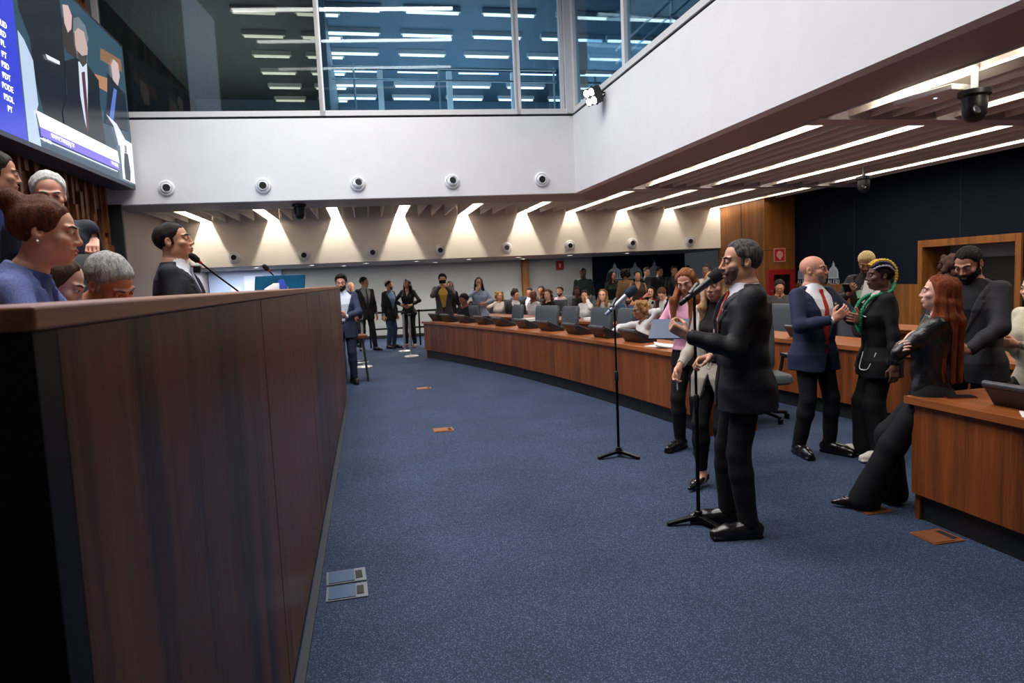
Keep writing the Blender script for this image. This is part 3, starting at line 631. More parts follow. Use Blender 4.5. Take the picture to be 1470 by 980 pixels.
wc=thing('wall_camera','white wall camera with black dome on the rear fascia','camera',(-3.72,16.5,2.32))
MB().lathe([(.1,.0),(.13,-.05),(.13,-.12),(.1,-.14)][::-1],20).build('hood',M_ventw,wc,True); MB().lathe([(.09,-.28),(.1,-.2),(.1,-.14)],20).build('dome',M_blackplastic,wc,True); MB().box((-.05,.0,-.08),(.05,.1,0)).build('bracket',M_ventw,wc)
ap_=thing('access_point','flat white wireless box hanging under the soffit edge at upper right','wireless box',(5.08,5.36,3.08),rad(8))
MB().box((-.16,-.28,-.03),(.14,.3,.02)).build('body',mat('white_plastic',(218,214,206),.45),ap_,bevel=.008); MB().box((-.05,.1,.02),(-.01,.14,.15)).build('hanger',M_alu,ap_); MB().box((-.02,-.02,-.034),(.0,.0,-.03)).build('status_light',emitter('status_led',(190,200,255),4),ap_)
# four-lens stage light on the gallery corner
sl_=thing('stage_light','black four-lens stage light glowing white on the gallery edge','stage light',(3.74,10.75,4.47))
d=np.array([-.86,-.33,-.38]); d/=np.linalg.norm(d); z=d; x=np.cross([0,0,1.],z); x/=np.linalg.norm(x); y=np.cross(z,x); R=np.array([x,y,z]).T
g=MB(); g.obox((0,0,0),(.25,.27,.12),R); g.obox(R@np.array([0,0,-.09]),(.17,.2,.07),R)
for k in range(5): g.obox(R@np.array([-.1+.05*k,0,-.07]),(.012,.25,.04),R)
g.build('body',mat('light_body',(34,34,36),.5),sl_,bevel=.008)
for a in (-1,1):
    for b in (-1,1):
        c=R@np.array([a*.062,b*.066,.062]); MB().lathe([(.054,-.005),(.054,.012),(.03,.026),(.004,.03)],20,c=c,R=R).build('lens',emitter('stage_lens',(255,255,255),22),sl_,True)
        MB().lathe([(.062,-.01),(.062,.004),(.055,.004)],18,c=c,R=R).build('lens_rim',M_blackplastic,sl_,True)
g=MB(); g.tube([R@np.array([0,.15,-.02]),(.12,.05,.06),(.2,-.02,.05)],.014,6); g.tube([R@np.array([0,-.15,-.02]),(.1,.02,-.08),(.2,-.02,.03)],.014,6); g.build('yoke',M_blackmetal,sl_)
q=spot('stage_beam',(3.62,10.70,4.42),60,(.95,.97,1),70,.5); q.rotation_euler=Vector(tuple(d)).to_track_quat('-Z','Y').to_euler()
# fire hose cabinet and signs
hc=thing('hose_cabinet','red fire hose cabinet with dark window on the wood pier','fire cabinet',(9.36,14.3,0))
MB().box((-.33,-.10,.70),(.36,0,1.54)).build('box',mat('fire_red',(150,18,20),.45),hc,bevel=.008); MB().box((-.19,-.106,.82),(.22,-.101,1.42)).build('window',mat('cabinet_glass',(24,14,14),.15),hc); MB().lathe([(.02,0),(.02,.02)],12,c=(-.26,-.1,1.05),R=rotx(rad(90))).build('latch',M_steel,hc)
fs=thing('fire_sign','square red fire alarm sign with pale border on the wood pier','sign',(9.37,14.292,1.87))
MB().box((-.15,-.012,-.16),(.15,0,.16)).build('border',mat('sign_pale',(226,150,140),.5),fs); MB().box((-.125,-.016,-.135),(.125,-.012,.135)).build('field',mat('sign_red',(206,34,30),.5),fs)
MB().lathe([(.085,0),(.085,.004)],24,c=(0,-.016,.01),R=rotx(rad(90))).build('bell_symbol',mat('sign_symbol',(238,170,160),.5),fs); MB().box((-.03,-.0205,-.1),(.03,-.0165,-.06)).build('symbol_stem',mat('sign_symbol',(238,170,160),.5),fs)
f2=thing('fire_sign','small dark red extinguisher sign on the rear white wall','sign',(6.84,20.44,1.85)) if False else thing('fire_sign','small dark red extinguisher sign on the rear white wall','sign',(5.85,20.44,1.93))
MB().box((-.12,-.02,-.14),(.12,0,.14)).build('field',mat('sign_dark_red',(150,20,22),.5),f2); MB().box((-.025,-.024,-.06),(.025,-.02,.06)).build('symbol',mat('sign_symbol',(238,170,160),.5),f2)
# parliament dome emblems with the ALERJ wordmark
M_emb=mat('emblem_grey',(168,180,192),.6)
def emblem(loc,rot,lab,s=1.0):
    o=thing('wall_emblem',lab,'emblem',loc,rot,'dome emblems on the navy wall')
    g=MB()   # in x (width), z (height), facing -y
    pr=[(-.16,.0),(-.16,.03),(-.15,.03),(-.15,.09)]+[(-.15+.15*(1-math.cos(rad(a)))*1.0,.09+.16*math.sin(rad(a))) for a in range(10,75,10)]+[(-.035,.26),(-.03,.30),(-.012,.32),(0,.36)]
    for k in range(5):
        pass
    poly=pr+[(-x,z) for x,z in pr[::-1][1:]]
    g.loft([[(x*s,-.001,z*s) for x,z in poly],[(x*s,-.006,z*s) for x,z in poly]]); g.build('dome',M_emb,o)
    g=MB()
    for k in (-.08,-.027,.027,.08): g.box(((k-.006)*s,-.008,.03*s),((k+.006)*s,-.006,(.2-abs(k)*.6)*s))
    g.build('dome_window',mat('emblem_gap',(52,62,84),.7),o)
    text('wordmark','ALERJ',.15*s,(0,-.004,-.075*s),(rad(90),0,0),M_emb,o,.002)
    return o
emblem((9.775,14.05,1.36),rad(90),'grey dome emblem with ALERJ lettering on the navy wall, left of the bald head',1.0) if False else None
for y,l in ((14.02,'grey dome emblem with ALERJ letters left of the bald man'),(12.95,'grey dome emblem with ALERJ letters right of the bald man')):
    e=emblem((9.778,y,1.30),rad(-90),l,1.05)
for x,l in ((7.62,'leftmost pale dome emblem on the dark wall far behind'),(8.3,'middle pale dome emblem on the dark wall far behind'),(8.95,'rightmost pale dome emblem on the dark wall far behind')): emblem((x,20.395,1.42),0,l,1.5)
# papers, phone, flower, folder on the benches
def paper(loc,rz,lab,m=None,s=(.21,.30),t=.003,z=.781,curl=0):
    o=thing('paper',lab,'paper',(loc[0],loc[1],z),rz); g=MB(); n=8; rings=[]
    for k in range(n+1):
        y=-s[1]/2+s[1]*k/n; zz=curl*max(0,(k/n-.4))**2; rings.append([(-s[0]/2,y,zz),(s[0]/2,y,zz),(s[0]/2,y,zz+t),(-s[0]/2,y,zz+t)])
    g.loft(rings); g.build('sheet',m or mat('paper_white',(236,234,230),.8),o); return o
paper((3.2,7.15),.4,'white sheets on the front bench beside the far microphone stand',s=(.25,.3))
paper((3.28,7.0),1.2,'open white papers in front of the woman on the phone',s=(.3,.42),t=.012,curl=.1)
paper((3.34,6.62),.3,'blue and white leaflet on the bench behind the speaker hand',mat('leaflet_blue',(150,176,214),.6),s=(.21,.28))
paper((3.42,2.86),.8,'white sheet beside the desk terminal at the right edge',s=(.18,.22))
paper((2.62,12.1),.2,'white name card folded on the second bench',s=(.25,.18),t=.06) if False else None
for x,y,l in ((3.02,12.75,'white papers on the far end of the second bench'),(4.05,12.0,'white papers on the second bench by the woman with glasses')): paper((x,y),.3,l,s=(.3,.22),t=.05,z=.781)
ph=thing('phone','dark smartphone in a red case lying on the right-hand bench','phone',(3.46,3.44,.78),rad(70)); MB().box((-.04,-.085,0),(.04,.085,.006)).build('case',mat('phone_red',(120,40,40),.4),ph,bevel=.002); MB().box((-.037,-.08,.006),(.037,.08,.011)).build('screen',mat('phone_glass',(20,22,26),.12),ph)
fl=thing('scarf','crumpled pink scarf on the front bench beside the papers','scarf',(3.42,6.42,.78))
g=MB(); rings=[]
for z,r in ((0,.06),(.03,.085),(.07,.08),(.1,.05),(.115,.01)): rings.append([(r*(1+.3*math.sin(5*a+z*40))*math.cos(a),r*(1+.3*math.cos(4*a-z*30))*math.sin(a)*1.3,z) for a in [2*math.pi*k/24 for k in range(24)]])
g.loft(rings); g.build('cloth',mat('scarf_pink',(226,132,186),.7),fl,True)
# ------------------------------------------------------------------ people: signed-distance modelling + surface nets
def smin(a,b,k):
    if k<=0: return np.minimum(a,b)
    h=np.clip(.5+.5*(b-a)/k,0,1); return b*(1-h)+a*h-k*h*(1-h)
class Shape:
    def __init__(s): s.p=[]
    def fn(s,f,lo,hi,k=0.0,op='+'): s.p.append((np.array(lo,float),np.array(hi,float),f,k,op)); return s
    def cap(s,a,b,ra,rb=None,k=.02,op='+'):
        rb=ra if rb is None else rb; a=np.array(a,float); b=np.array(b,float); ba=b-a; L=float(ba@ba)+1e-12
        def f(x,y,z):
            px,py,pz=x-a[0],y-a[1],z-a[2]; t=np.clip((px*ba[0]+py*ba[1]+pz*ba[2])/L,0,1)
            return np.sqrt((px-ba[0]*t)**2+(py-ba[1]*t)**2+(pz-ba[2]*t)**2)-(ra+(rb-ra)*t)
        r=max(ra,rb); return s.fn(f,np.minimum(a,b)-r,np.maximum(a,b)+r,k,op)
    def chain(s,pts,rs,k=.02,op='+'):
        for i in range(len(pts)-1): s.cap(pts[i],pts[i+1],rs[i],rs[i+1],k,op)
        return s
    def ell(s,c,r,R=None,k=.02,op='+',cut=None,t=0.0,taper=0.0):
        """ellipsoid at c; R columns = local axes; cut(qx,qy,qz) is maxed in (local, unscaled coordinates)"""
        c=np.array(c,float); R=np.eye(3) if R is None else R; r=np.array(r,float)+t
        def f(x,y,z):
            px,py,pz=x-c[0],y-c[1],z-c[2]
            qx=px*R[0,0]+py*R[1,0]+pz*R[2,0]; qy=px*R[0,1]+py*R[1,1]+pz*R[2,1]; qz=px*R[0,2]+py*R[1,2]+pz*R[2,2]
            k0=np.sqrt((qx/r[0])**2+(qy/r[1])**2+(qz/r[2])**2)+1e-6; k1=np.sqrt((qx/r[0]**2)**2+(qy/r[1]**2)**2+(qz/r[2]**2)**2)+1e-6
            d=k0*(k0-1)/k1
            if cut is None: return d
            cv=cut(qx,qy,qz)
            if taper>0: d=d+t*1.15*np.clip(1+cv/taper,0,1)**1.5
            return np.maximum(d,cv)
        m=max(r); return s.fn(f,c-m,c+m,k,op)
    def rbox(s,c,h,R=None,rad_=.01,k=.01,op='+'):
        c=np.array(c,float); R=np.eye(3) if R is None else R; h=np.array(h,float)-rad_
        def f(x,y,z):
            px,py,pz=x-c[0],y-c[1],z-c[2]
            q=[np.abs(px*R[0,i]+py*R[1,i]+pz*R[2,i])-h[i] for i in range(3)]
            o=np.sqrt(sum(np.maximum(v,0)**2 for v in q)); return o+np.minimum(np.maximum(np.maximum(q[0],q[1]),q[2]),0)-rad_
        m=float(np.linalg.norm(h+rad_)); return s.fn(f,c-m,c+m,k,op)
    def mesh(s,h,noise=None):
        lo=np.min([p[0] for p in s.p if p[4]=='+'],axis=0)-3*h; hi=np.max([p[1] for p in s.p if p[4]=='+'],axis=0)+3*h
        n=np.ceil((hi-lo)/h).astype(int)+1; V=np.full(n,1.0,np.float32)
        for a,b,f,k,op in s.p:
            mg=k+3*h; i0=np.clip(np.floor((a-mg-lo)/h).astype(int),0,n); i1=np.clip(np.ceil((b+mg-lo)/h).astype(int)+1,0,n)
            if np.any(i1<=i0): continue
            x=(lo[0]+h*np.arange(i0[0],i1[0])).astype(np.float32)[:,None,None]; y=(lo[1]+h*np.arange(i0[1],i1[1])).astype(np.float32)[None,:,None]; z=(lo[2]+h*np.arange(i0[2],i1[2])).astype(np.float32)[None,None,:]
            d=f(x,y,z); sl=tuple(slice(u,v) for u,v in zip(i0,i1)); W_=V[sl]
            V[sl]=smin(W_,d,k) if op=='+' else -smin(-W_,d,k)
        if noise is not None:
            x=(lo[0]+h*np.arange(n[0])).astype(np.float32)[:,None,None]; y=(lo[1]+h*np.arange(n[1])).astype(np.float32)[None,:,None]; z=(lo[2]+h*np.arange(n[2])).astype(np.float32)[None,None,:]
            V=V+noise(x,y,z)
        V[0]=V[-1]=1; V[:,0]=V[:,-1]=1; V[:,:,0]=V[:,:,-1]=1
        ins=V<0; cnt=np.zeros(n-1,np.int8); offs=[(i,j,k) for i in (0,1) for j in (0,1) for k in (0,1)]
        sub=lambda A,o: A[o[0]:n[0]-1+o[0],o[1]:n[1]-1+o[1],o[2]:n[2]-1+o[2]]
        for o in offs: cnt+=sub(ins,o)
        act=(cnt>0)&(cnt<8); idx=np.argwhere(act)
        if len(idx)==0: return np.zeros((0,3)),np.zeros((0,4),int)
        vid=np.full(n-1,-1,np.int32); vid[act]=np.arange(len(idx))
        cv={o:V[idx[:,0]+o[0],idx[:,1]+o[1],idx[:,2]+o[2]] for o in offs}
        acc=np.zeros((len(idx),3)); num=np.zeros(len(idx))
        for o in offs:
            for ax in range(3):
                if o[ax]==0:
                    o2=list(o); o2[ax]=1; o2=tuple(o2); a,b=cv[o],cv[o2]; m=(a<0)!=(b<0)
                    t=np.where(m,a/np.where(m,a-b,1),0); p=np.tile(np.array(o,float),(len(idx),1)); p[:,ax]+=t
                    acc[m]+=p[m]; num[m]+=1
        verts=lo+h*(idx+acc/num[:,None]); faces=[]
        for ax in range(3):
            sl0=[slice(None)]*3; sl1=[slice(None)]*3; sl0[ax]=slice(0,-1); sl1[ax]=slice(1,None)
            A,B=ins[tuple(sl0)],ins[tuple(sl1)]; e=np.argwhere(A!=B)
            u,v=(ax+1)%3,(ax+2)%3
            e=e[(e[:,u]>0)&(e[:,v]>0)&(e[:,u]<n[u]-1)&(e[:,v]<n[v]-1)]
            sgn=A[e[:,0],e[:,1],e[:,2]]
            def g(du,dv):
                c=e.copy(); c[:,u]-=du; c[:,v]-=dv; return vid[c[:,0],c[:,1],c[:,2]]
            q=np.stack([g(1,1),g(0,1),g(0,0),g(1,0)],1); q[~sgn]=q[~sgn][:,::-1]; faces.append(q)
        return verts,np.concatenate(faces)
    def build(s,name,m,parent,h,noise=None):
        v,f=s.mesh(h,noise)
        me=bpy.data.meshes.new(name); me.vertices.add(len(v)); me.vertices.foreach_set('co',np.asarray(v,np.float32).ravel())
        me.loops.add(4*len(f)); me.loops.foreach_set('vertex_index',np.asarray(f,np.int32).ravel())
        me.polygons.add(len(f)); me.polygons.foreach_set('loop_start',np.arange(len(f),dtype=np.int32)*4); me.polygons.foreach_set('loop_total',np.full(len(f),4,np.int32))
        me.update(calc_edges=True); me.validate()
        return link(name,me,m,parent,True)
# ---- people materials
def skin(rgb):
    n='skin_%d_%d_%d'%rgb
    if n in MATS: return MATS[n]
    m_=mat(n,rgb,.52,nscale=22,namt=.10,bump=.06,bscale=420); b=m_.node_tree.nodes['Principled BSDF']
    b.inputs['Subsurface Weight'].default_value=.08; b.inputs['Subsurface Radius'].default_value=(.01,.004,.002); b.inputs['Subsurface Scale'].default_value=.5
    return m_
def cloth(rgb,rough=.8,bump=.25,bscale=160): return mat('cloth_%d_%d_%d_%d'%(*rgb,int(rough*100)),rgb,rough,nscale=60,namt=.08,bump=bump,bscale=bscale,spec=.25)
def hairm(rgb,rgb2=None): 
    rgb2=rgb2 or tuple(min(255,int(v*1.28+5)) for v in rgb)
    return mat('hair_%d_%d_%d_%d'%(*rgb,rgb2[0]),rgb,.6,nscale=26,rgb2=rgb2,stretch=(3.5,3.5,.55),bump=.7,bscale=120,detail=5,spec=.18)
SK=dict(light=(226,172,146),tan=(206,150,120),mid=(178,122,92),brown=(120,76,54),dark=(84,54,42))
def ik(a,b,l1,l2,hint):
    a=np.array(a,float); b=np.array(b,float); d=b-a; L=np.linalg.norm(d); mx=(l1+l2)*.998
    if L>mx: b=a+d/L*mx; d=b-a; L=mx
    x=(l1*l1-l2*l2+L*L)/(2*L); hh=math.sqrt(max(l1*l1-x*x,0)); u=d/L; h=np.array(hint,float); h=h-u*(h@u); h/=np.linalg.norm(h)+1e-9
    return a+u*x+h*hh,b
def nrm(v): v=np.array(v,float); return v/(np.linalg.norm(v)+1e-9)
MALE=dict(w=[-.16,-.05,.06,.20,.34,.43,.49,.545],a=[.188,.180,.160,.164,.186,.172,.118,.066],b=[.132,.126,.112,.116,.128,.108,.084,.066],c=[0,0,.005,.01,.005,-.008,-.015,-.015])
FEM=dict(w=[-.16,-.05,.06,.20,.34,.43,.49,.545],a=[.188,.172,.134,.138,.158,.146,.10,.056],b=[.130,.122,.098,.102,.118,.094,.072,.058],c=[0,0,.005,.012,.014,-.005,-.015,-.015])
class Frame:
    """torso frame of a posed person"""
    pass
def torso_fn(P,R,prof,off,n=2.5,w0=None,w1=None,region=None):
    w=np.array(prof['w']); A=np.array(prof['a'])+off; B=np.array(prof['b'])+off; Cc=np.array(prof['c'])
    w0=w[0] if w0 is None else w0; w1=w[-1] if w1 is None else w1
    def f(x,y,z):
        px,py,pz=x-P[0],y-P[1],z-P[2]
        u=px*R[0,0]+py*R[1,0]+pz*R[2,0]; v=px*R[0,1]+py*R[1,1]+pz*R[2,1]; q=px*R[0,2]+py*R[1,2]+pz*R[2,2]
        sh=q.shape; qf=q.ravel(); a=np.interp(qf,w,A).reshape(sh); b=np.interp(qf,w,B).reshape(sh); c=np.interp(qf,w,Cc).reshape(sh)
        d=(((np.abs(u)/a)**n+(np.abs(v-c)/b)**n)**(1/n)-1)*np.minimum(a,b)*.92
        d=np.maximum(d,np.maximum(q-w1,w0-q))
        return d if region is None else np.maximum(d,region(u,v,q))
    return f
def bb(P,R,prof,off):
    m=max(prof['a'])+off; c=[]
    for u in (-m,m):
        for v in (-m*.8,m*.8):
            for q in (min(-.3,prof['w'][0]),.6): c.append(P+R@np.array([u,v,q]))
    return np.min(c,0),np.max(c,0)
def wrinkle(amp,fr,seed=0,zs=.5):
    r=np.random.default_rng(seed); K=r.normal(size=(4,3)); K/=np.linalg.norm(K,axis=1)[:,None]; K*=fr*np.array([.5,.8,1.2,1.7])[:,None]; K[:,2]*=zs; ph=r.uniform(0,6.28,4)
    def f(x,y,z):
        o=0
        for k in range(4): o=o+np.sin(K[k,0]*x+K[k,1]*y+K[k,2]*z+ph[k])/(1+.5*k)
        return amp*o
    return f
def hand_shape(S,wr,d,n,side,curl,thumb=.5,sc=1.0,spread=1.0):
    d=nrm(d); n=np.array(n,float); n=nrm(n-d*(n@d)); t=np.cross(d,n)*(1 if side>0 else -1)   # t points to the thumb side
    R=np.array([t,n,d]).T
    S.rbox(wr+d*.05*sc,(.041*sc,.0145*sc,.052*sc),R,.013*sc,.012)
    S.cap(wr-d*.03*sc,wr+d*.02*sc,.025*sc,.027*sc,.015)
    L=[.072,.081,.075,.058]; off=[.030,.010,-.011,-.031]; cu=curl if hasattr(curl,'__len__') else [curl]*4
    for i in range(4):
        p=wr+d*.095*sc+t*off[i]*sc-n*.001; a=0; seg=L[i]*sc*np.array([.45,.30,.25]); r=[.0092,.0086,.0078,.0066]
        td=t*(off[i]*.9*spread*(1-cu[i]))
        for j in range(3):
            a+=cu[i]*[1.1,1.45,.95][j]+.06
            dd=nrm(d*math.cos(a)+n*math.sin(a)+td*3); q=p+dd*seg[j]; S.cap(p,q,r[j]*sc,r[j+1]*sc,.004); p=q
    b0=wr+d*.022*sc+t*.03*sc+n*.006*sc; d1=nrm(d*.62+t*(.75-.5*thumb)+n*(.25+.5*thumb)); b1=b0+d1*.04*sc
    d2=nrm(d*.9+t*(.25-.7*thumb)+n*(.2+.4*thumb)); b2=b1+d2*.03*sc; b3=b2+nrm(d2-t*.25*thumb)*.024*sc
    S.chain([b0,b1,b2,b3],[.0155*sc,.0115*sc,.0105*sc,.008*sc],.007)
    return t
ZL_Y=[-.13,-.085,-.05,-.02,.015,.04,.06,.10]; 
def hd(loc,phi):
    """heading relative to the line of sight from the hall's entrance: 0 towards it, 90 towards its left"""
    v=np.array(loc[:2],float); v/=np.linalg.norm(v); a=rad(phi); return tuple(-v*math.cos(a)+np.array([-v[1],v[0]])*math.sin(a))
def person(label,loc,head_to,H=1.75,sex='m',pose=None,out=None,head=None,res=.012,hres=.007,group=None,name='person',headat=None):
    """loc on the ground; head_to = heading (world dx,dy). Local axes: +y forward, +x right."""
    pose=pose or {}; out=out or {}; head=head or {}
    s=H/1.75; fem=sex=='f'; prof=dict(FEM if fem else MALE); g=out.get('girth',1.0); 
    prof={k:(list(np.array(v)*s*(g if k in 'ab' else 1))) for k,v in prof.items()}
    rz=math.atan2(-head_to[0],head_to[1]); root=thing(name,label,'person',loc,rz,group)
    # ---- skeleton
    seated=pose.get('seated',False); pz=pose.get('pelvis',(0,0,.53 if seated else .945*s)); P=np.array(pz,float)
    R=rotz(rad(pose.get('twist',0)))@rotx(-rad(pose.get('lean',2)))@roty(rad(pose.get('side',0)))
    T=lambda u,v,w: P+R@np.array([u,v,w])*1.0
    sw=(.150 if fem else .178)*s*(1+(g-1)*.5)
    N=T(0,-.018*s,.52*s); hy,hp,hr=[rad(a) for a in pose.get('head',(0,0,0))]
    Rh=rotz(hy)@rotx(hp)@roty(hr)    # pitch > 0 looks up
    Rn=rotz(hy*.5)@rotx(hp*.55)@rotx(-rad(pose.get('lean',2))*.6); hs=1.0*s if fem else 1.04*s; hs*=head.get('size',1)
    C=N+Rn@np.array([0,.024,.150])*s
    if headat is not None:
        pose2=dict(pose); dz=headat[2]-loc[2]-C[2] if len(headat)>2 else 0; pose2['pelvis']=(P[0],P[1],P[2]+dz)
        for hn in ('handL','handR'):
            if hn in pose2: pose2[hn]=tuple(np.array(pose2[hn])+[0,0,dz])
        off=rotz(rz)@C; loc2=(headat[0]-off[0],headat[1]-off[1],loc[2]); bpy.data.objects.remove(root)
        return person(label,loc2,head_to,H,sex,pose2,out,head,res,hres,group,name)
    Hd=lambda x,y,z: C+Rh@(np.array([x,y,z])*hs)
    l1,l2=.295*s,.262*s
    arms={}
    for hn in ('handL','handR'):
        if headat is None and 'w'+hn in pose: pose[hn]=tuple(rotz(-rz)@(np.array(pose['w'+hn])-np.array(loc)))
    for sd,nm in ((-1,'L'),(1,'R')):
        S0=T(sd*sw,-.012*s,.465*s); tgt=pose.get('hand'+nm,(sd*.27*s,.03*s,pz[2]-.10*s)); 
        E_,W_=ik(S0,tgt,l1,l2,pose.get('elbow'+nm,(sd*.35,-1,-.2))); arms[sd]=(S0,E_,W_)
    legs={}
    for sd,nm in ((-1,'L'),(1,'R')):
        hp_=P+R@np.array([sd*.088*s,0,-.03*s]) if not seated else P+np.array([sd*.09*s,.02,0])
        an=np.array(pose.get('foot'+nm,(sd*.11*s,.0 if not seated else .42*s,.085*s)),float)
        kn,an=ik(hp_,an,.422*s,.418*s,pose.get('knee'+nm,(0,1,0 if not seated else 1))); legs[sd]=(hp_,kn,an)
    sk=skin(SK[head['skin']] if isinstance(head.get('skin','tan'),str) and head.get('skin','tan') in SK else tuple(head.get('skin'))) if head.get('skin') else skin(SK['tan'])
    # ---- body: one continuous skin mesh
    S=Shape(); lo,hi=bb(P,R,prof,0)
    S.fn(torso_fn(P,R,prof,-.016*s,w0=-.10*s),lo,hi,.03)
    if out.get('bust',fem): 
        for sd in (-1,1): S.ell(T(sd*.075*s,.085*s,.31*s),np.array([.068,.055,.07])*s*.95,R,.04)
    for sd in (-1,1):
        a,e,w=arms[sd]; S.chain([a,e,w],[(.048 if not fem else .038)*s,(.037 if not fem else .032)*s,(.026 if not fem else .023)*s],.03)
        hk=dict(d=nrm(w-e),n=(-sd,0.0,.1),curl=.35,thumb=.35); hk.update(pose.get('hk'+('R' if sd>0 else 'L'),{}))
        dsp=hand_shape(S,w+nrm(hk['d'])*.01,hk['d'],hk['n'],sd,hk['curl'],hk['thumb'],.98*s*(.92 if fem else 1))
        h_,k_,an=legs[sd]; S.chain([h_,k_,an],[.070*s,.046*s,.034*s],.03)
        if not out.get('shoes','shoe'): pass
        fd=rotz(rad(pose.get('toe'+('R' if sd>0 else 'L'),-sd*12)))@np.array([0,1,0])
        S.chain([an,an+fd*.02-[0,0,.04*s],an+fd*.13*s-[0,0,.058*s],an+fd*.19*s-[0,0,.066*s]],[.034*s,.034*s,.026*s,.016*s],.02)
    # neck and head
    nk=(.047 if fem else .058)*s
    S.cap(N-R@np.array([0,0,.03]),Hd(0,-.022,-.05),nk*1.08,nk*.95,.03)
    if not fem: S.cap(N-R@np.array([.0,.0,.015]),T(0,-.02,.49*s),.075*s,.07*s,.04)
    M=Rh; e=lambda c,r,k=.02,op='+',cut=None: S.ell(Hd(*c),np.array(r)*hs,M,k,op,cut)
    fw=head.get('wide',1.0)
    e((0,-.012,.034),(.0755*fw,.097,.083),.02); e((0,.022,-.04),(.059*fw,.070,.072),.03)
    e((0,.060,-.093),(.026*fw,.026,.020) if not fem else (.02,.023,.018),.025); e((0,.0,-.062),(.058*fw,.05,.04),.03)
    for sd in (-1,1):
        e((sd*.042*fw,.06,-.022),(.022,.022,.017),.02)
        e((sd*.032,.099,.005),(.016,.0125,.011),.012,'-')
        e((sd*.032,.0795,.004),(.0145,.0125,.0125),.004)
        S.cap(Hd(sd*.014,.0895,.022),Hd(sd*.048,.075,.026),.0072*hs,.0055*hs,.014)
        e((sd*.0765*fw,-.012,-.004),(.0085,.019,.031),.006); e((sd*.081*fw,-.004,.002),(.005,.010,.016),.004,'-')
    nl=head.get('nose',1.0)
    S.cap(Hd(0,.088,.018),Hd(0,.102*nl**.3,-.024),.007*hs,.0095*hs,.012); e((0,.1045*nl**.25,-.029),(.0100,.0100,.0085),.008)
    for sd in (-1,1): e((sd*.0118,.096,-.032),(.008,.0095,.007),.006)
    op=head.get('open',0)
    e((0,.0885,-.057),(.024,.012,.0065),.008); e((0,.086,-.069-op),(.021,.012,.0075),.008); S.cap(Hd(-.019,.099,-.0625-op*.5),Hd(.019,.099,-.0625-op*.5),(.0028+op*.5)*hs,None,.004,'-')
    S.build('body',sk,root,hres)
    # ---- face pieces
    if hres<.0085:
        ec=head.get('eye',(62,40,28)); wm=mat('eye_white',(222,216,212),.25); 
        for sd in (-1,1):
            c=Hd(sd*.032,.0805,.004)
            g_=MB(); g_.lathe([(.0005,-.0125*hs),(.007*hs,-.0105*hs),(.0118*hs,-.004*hs),(.0126*hs,0),(.0118*hs,.004*hs),(.007*hs,.0105*hs),(.0005,.0125*hs)],14,c=c,R=M@np.diag([1,1.0,.52])); eo=g_.build('eye',wm,root,True)
            look=head.get('look',(0,0)); ic=Hd(sd*.032+look[0],.0895,.004+look[1]); MB().lathe([(.0058*hs,-.002),(.0056*hs,.002),(.002,.0036)],12,c=ic,R=M@rotx(rad(-90))).build('iris',mat('iris_%d'%ec[0],ec,.2),eo,True)
            MB().tube([Hd(sd*(.018+.0095*i),.0915-.0028*i*i*.5-.001*i,.0085+[-.002,.0025,.002,-.003][i]) for i in range(4)],[.0016*hs,.0026*hs,.0026*hs,.0016*hs],6).build('eyelid',mat('lash_dark',(38,24,20),.6) if not head.get('lid') else sk,root,True)
            bt=head.get('brow',(44,30,24)); MB().tube([Hd(sd*(.013+.0125*i),.0975-.0052*i-(.0022 if i==3 else 0),.0255+[-.001,.002,.0035,-.001][i]) for i in range(4)],[.0034*hs,.0046*hs,.0042*hs,.0022*hs],8).build('eyebrow',mat('brow_%d_%d'%bt[:2],bt,.8),root,True)
        lp=head.get('lips',(168,92,84) if fem else (160,104,92))
        L_=Shape(); L_.ell(Hd(0,.0905,-.0575),np.array([.0225,.0105,.0055])*hs,M,.003); L_.ell(Hd(0,.088,-.069-op),np.array([.0195,.0112,.0062])*hs,M,.003)
        L_.cap(Hd(-.02,.101,-.063-op*.5),Hd(.02,.101,-.063-op*.5),(.0022+op*.5)*hs,None,.002,'-'); L_.build('lips',mat('lips_%d_%d'%lp[:2],lp,.4),root,min(.0035,hres*.6))
    # ---- hair
    hc=head.get('hair'); hs_=head.get('style','short'); t=head.get('thick',.007 if hs_=='long' else .009); hm=hairm(hc,head.get('hair2')) if hc else None
    if hc and hs_!='bald':
        HS=Shape(); hl=head.get('hairline',.100 if fem else .084); bk=head.get('nape',-.075)
        zl=[bk,bk,bk+.02,-.005,.018 if hs_=='short' else .0,.03,hl-.012,hl]
        if hs_ in ('long','bun','braids','curly','pulled'): zl=[-.09,-.09,-.07,-.03,-.012,.02,hl-.02,hl]
        def cut(qx,qy,qz):
            Y=qy/hs-.012; Z=qz/hs+.034; sh=np.broadcast(Y,Z).shape; zz=np.interp(np.broadcast_to(Y,sh).ravel(),ZL_Y,zl).reshape(sh)
            zz=zz+head.get('recede',0)*np.exp(-((np.abs(qx)/hs-.042)/.018)**2)*(Y>.02)
            return (zz-np.broadcast_to(Z,sh))*hs
        HS.ell(Hd(0,-.012,.034),np.array([.0755*fw,.097,.083])*hs,M,.01,cut=cut,t=t*hs,taper=.03*hs)
        if t>.008: HS.ell(Hd(0,-.03,.045),np.array([.072*fw,.082,.078])*hs,M,.015,cut=cut,t=(t+.004)*hs,taper=.045*hs)
        if hs_=='short':
            for sd in (-1,1): HS.rbox(Hd(sd*.0715*fw,.010,.008),np.array([.005,.010,.028])*hs,M,.004,.006)
            if head.get('quiff'): HS.cap(Hd(-.045,.055,.105),Hd(.045,.055,.105),.022*hs,None,.03)
        ln=head.get('len',.35); side=head.get('front',0)
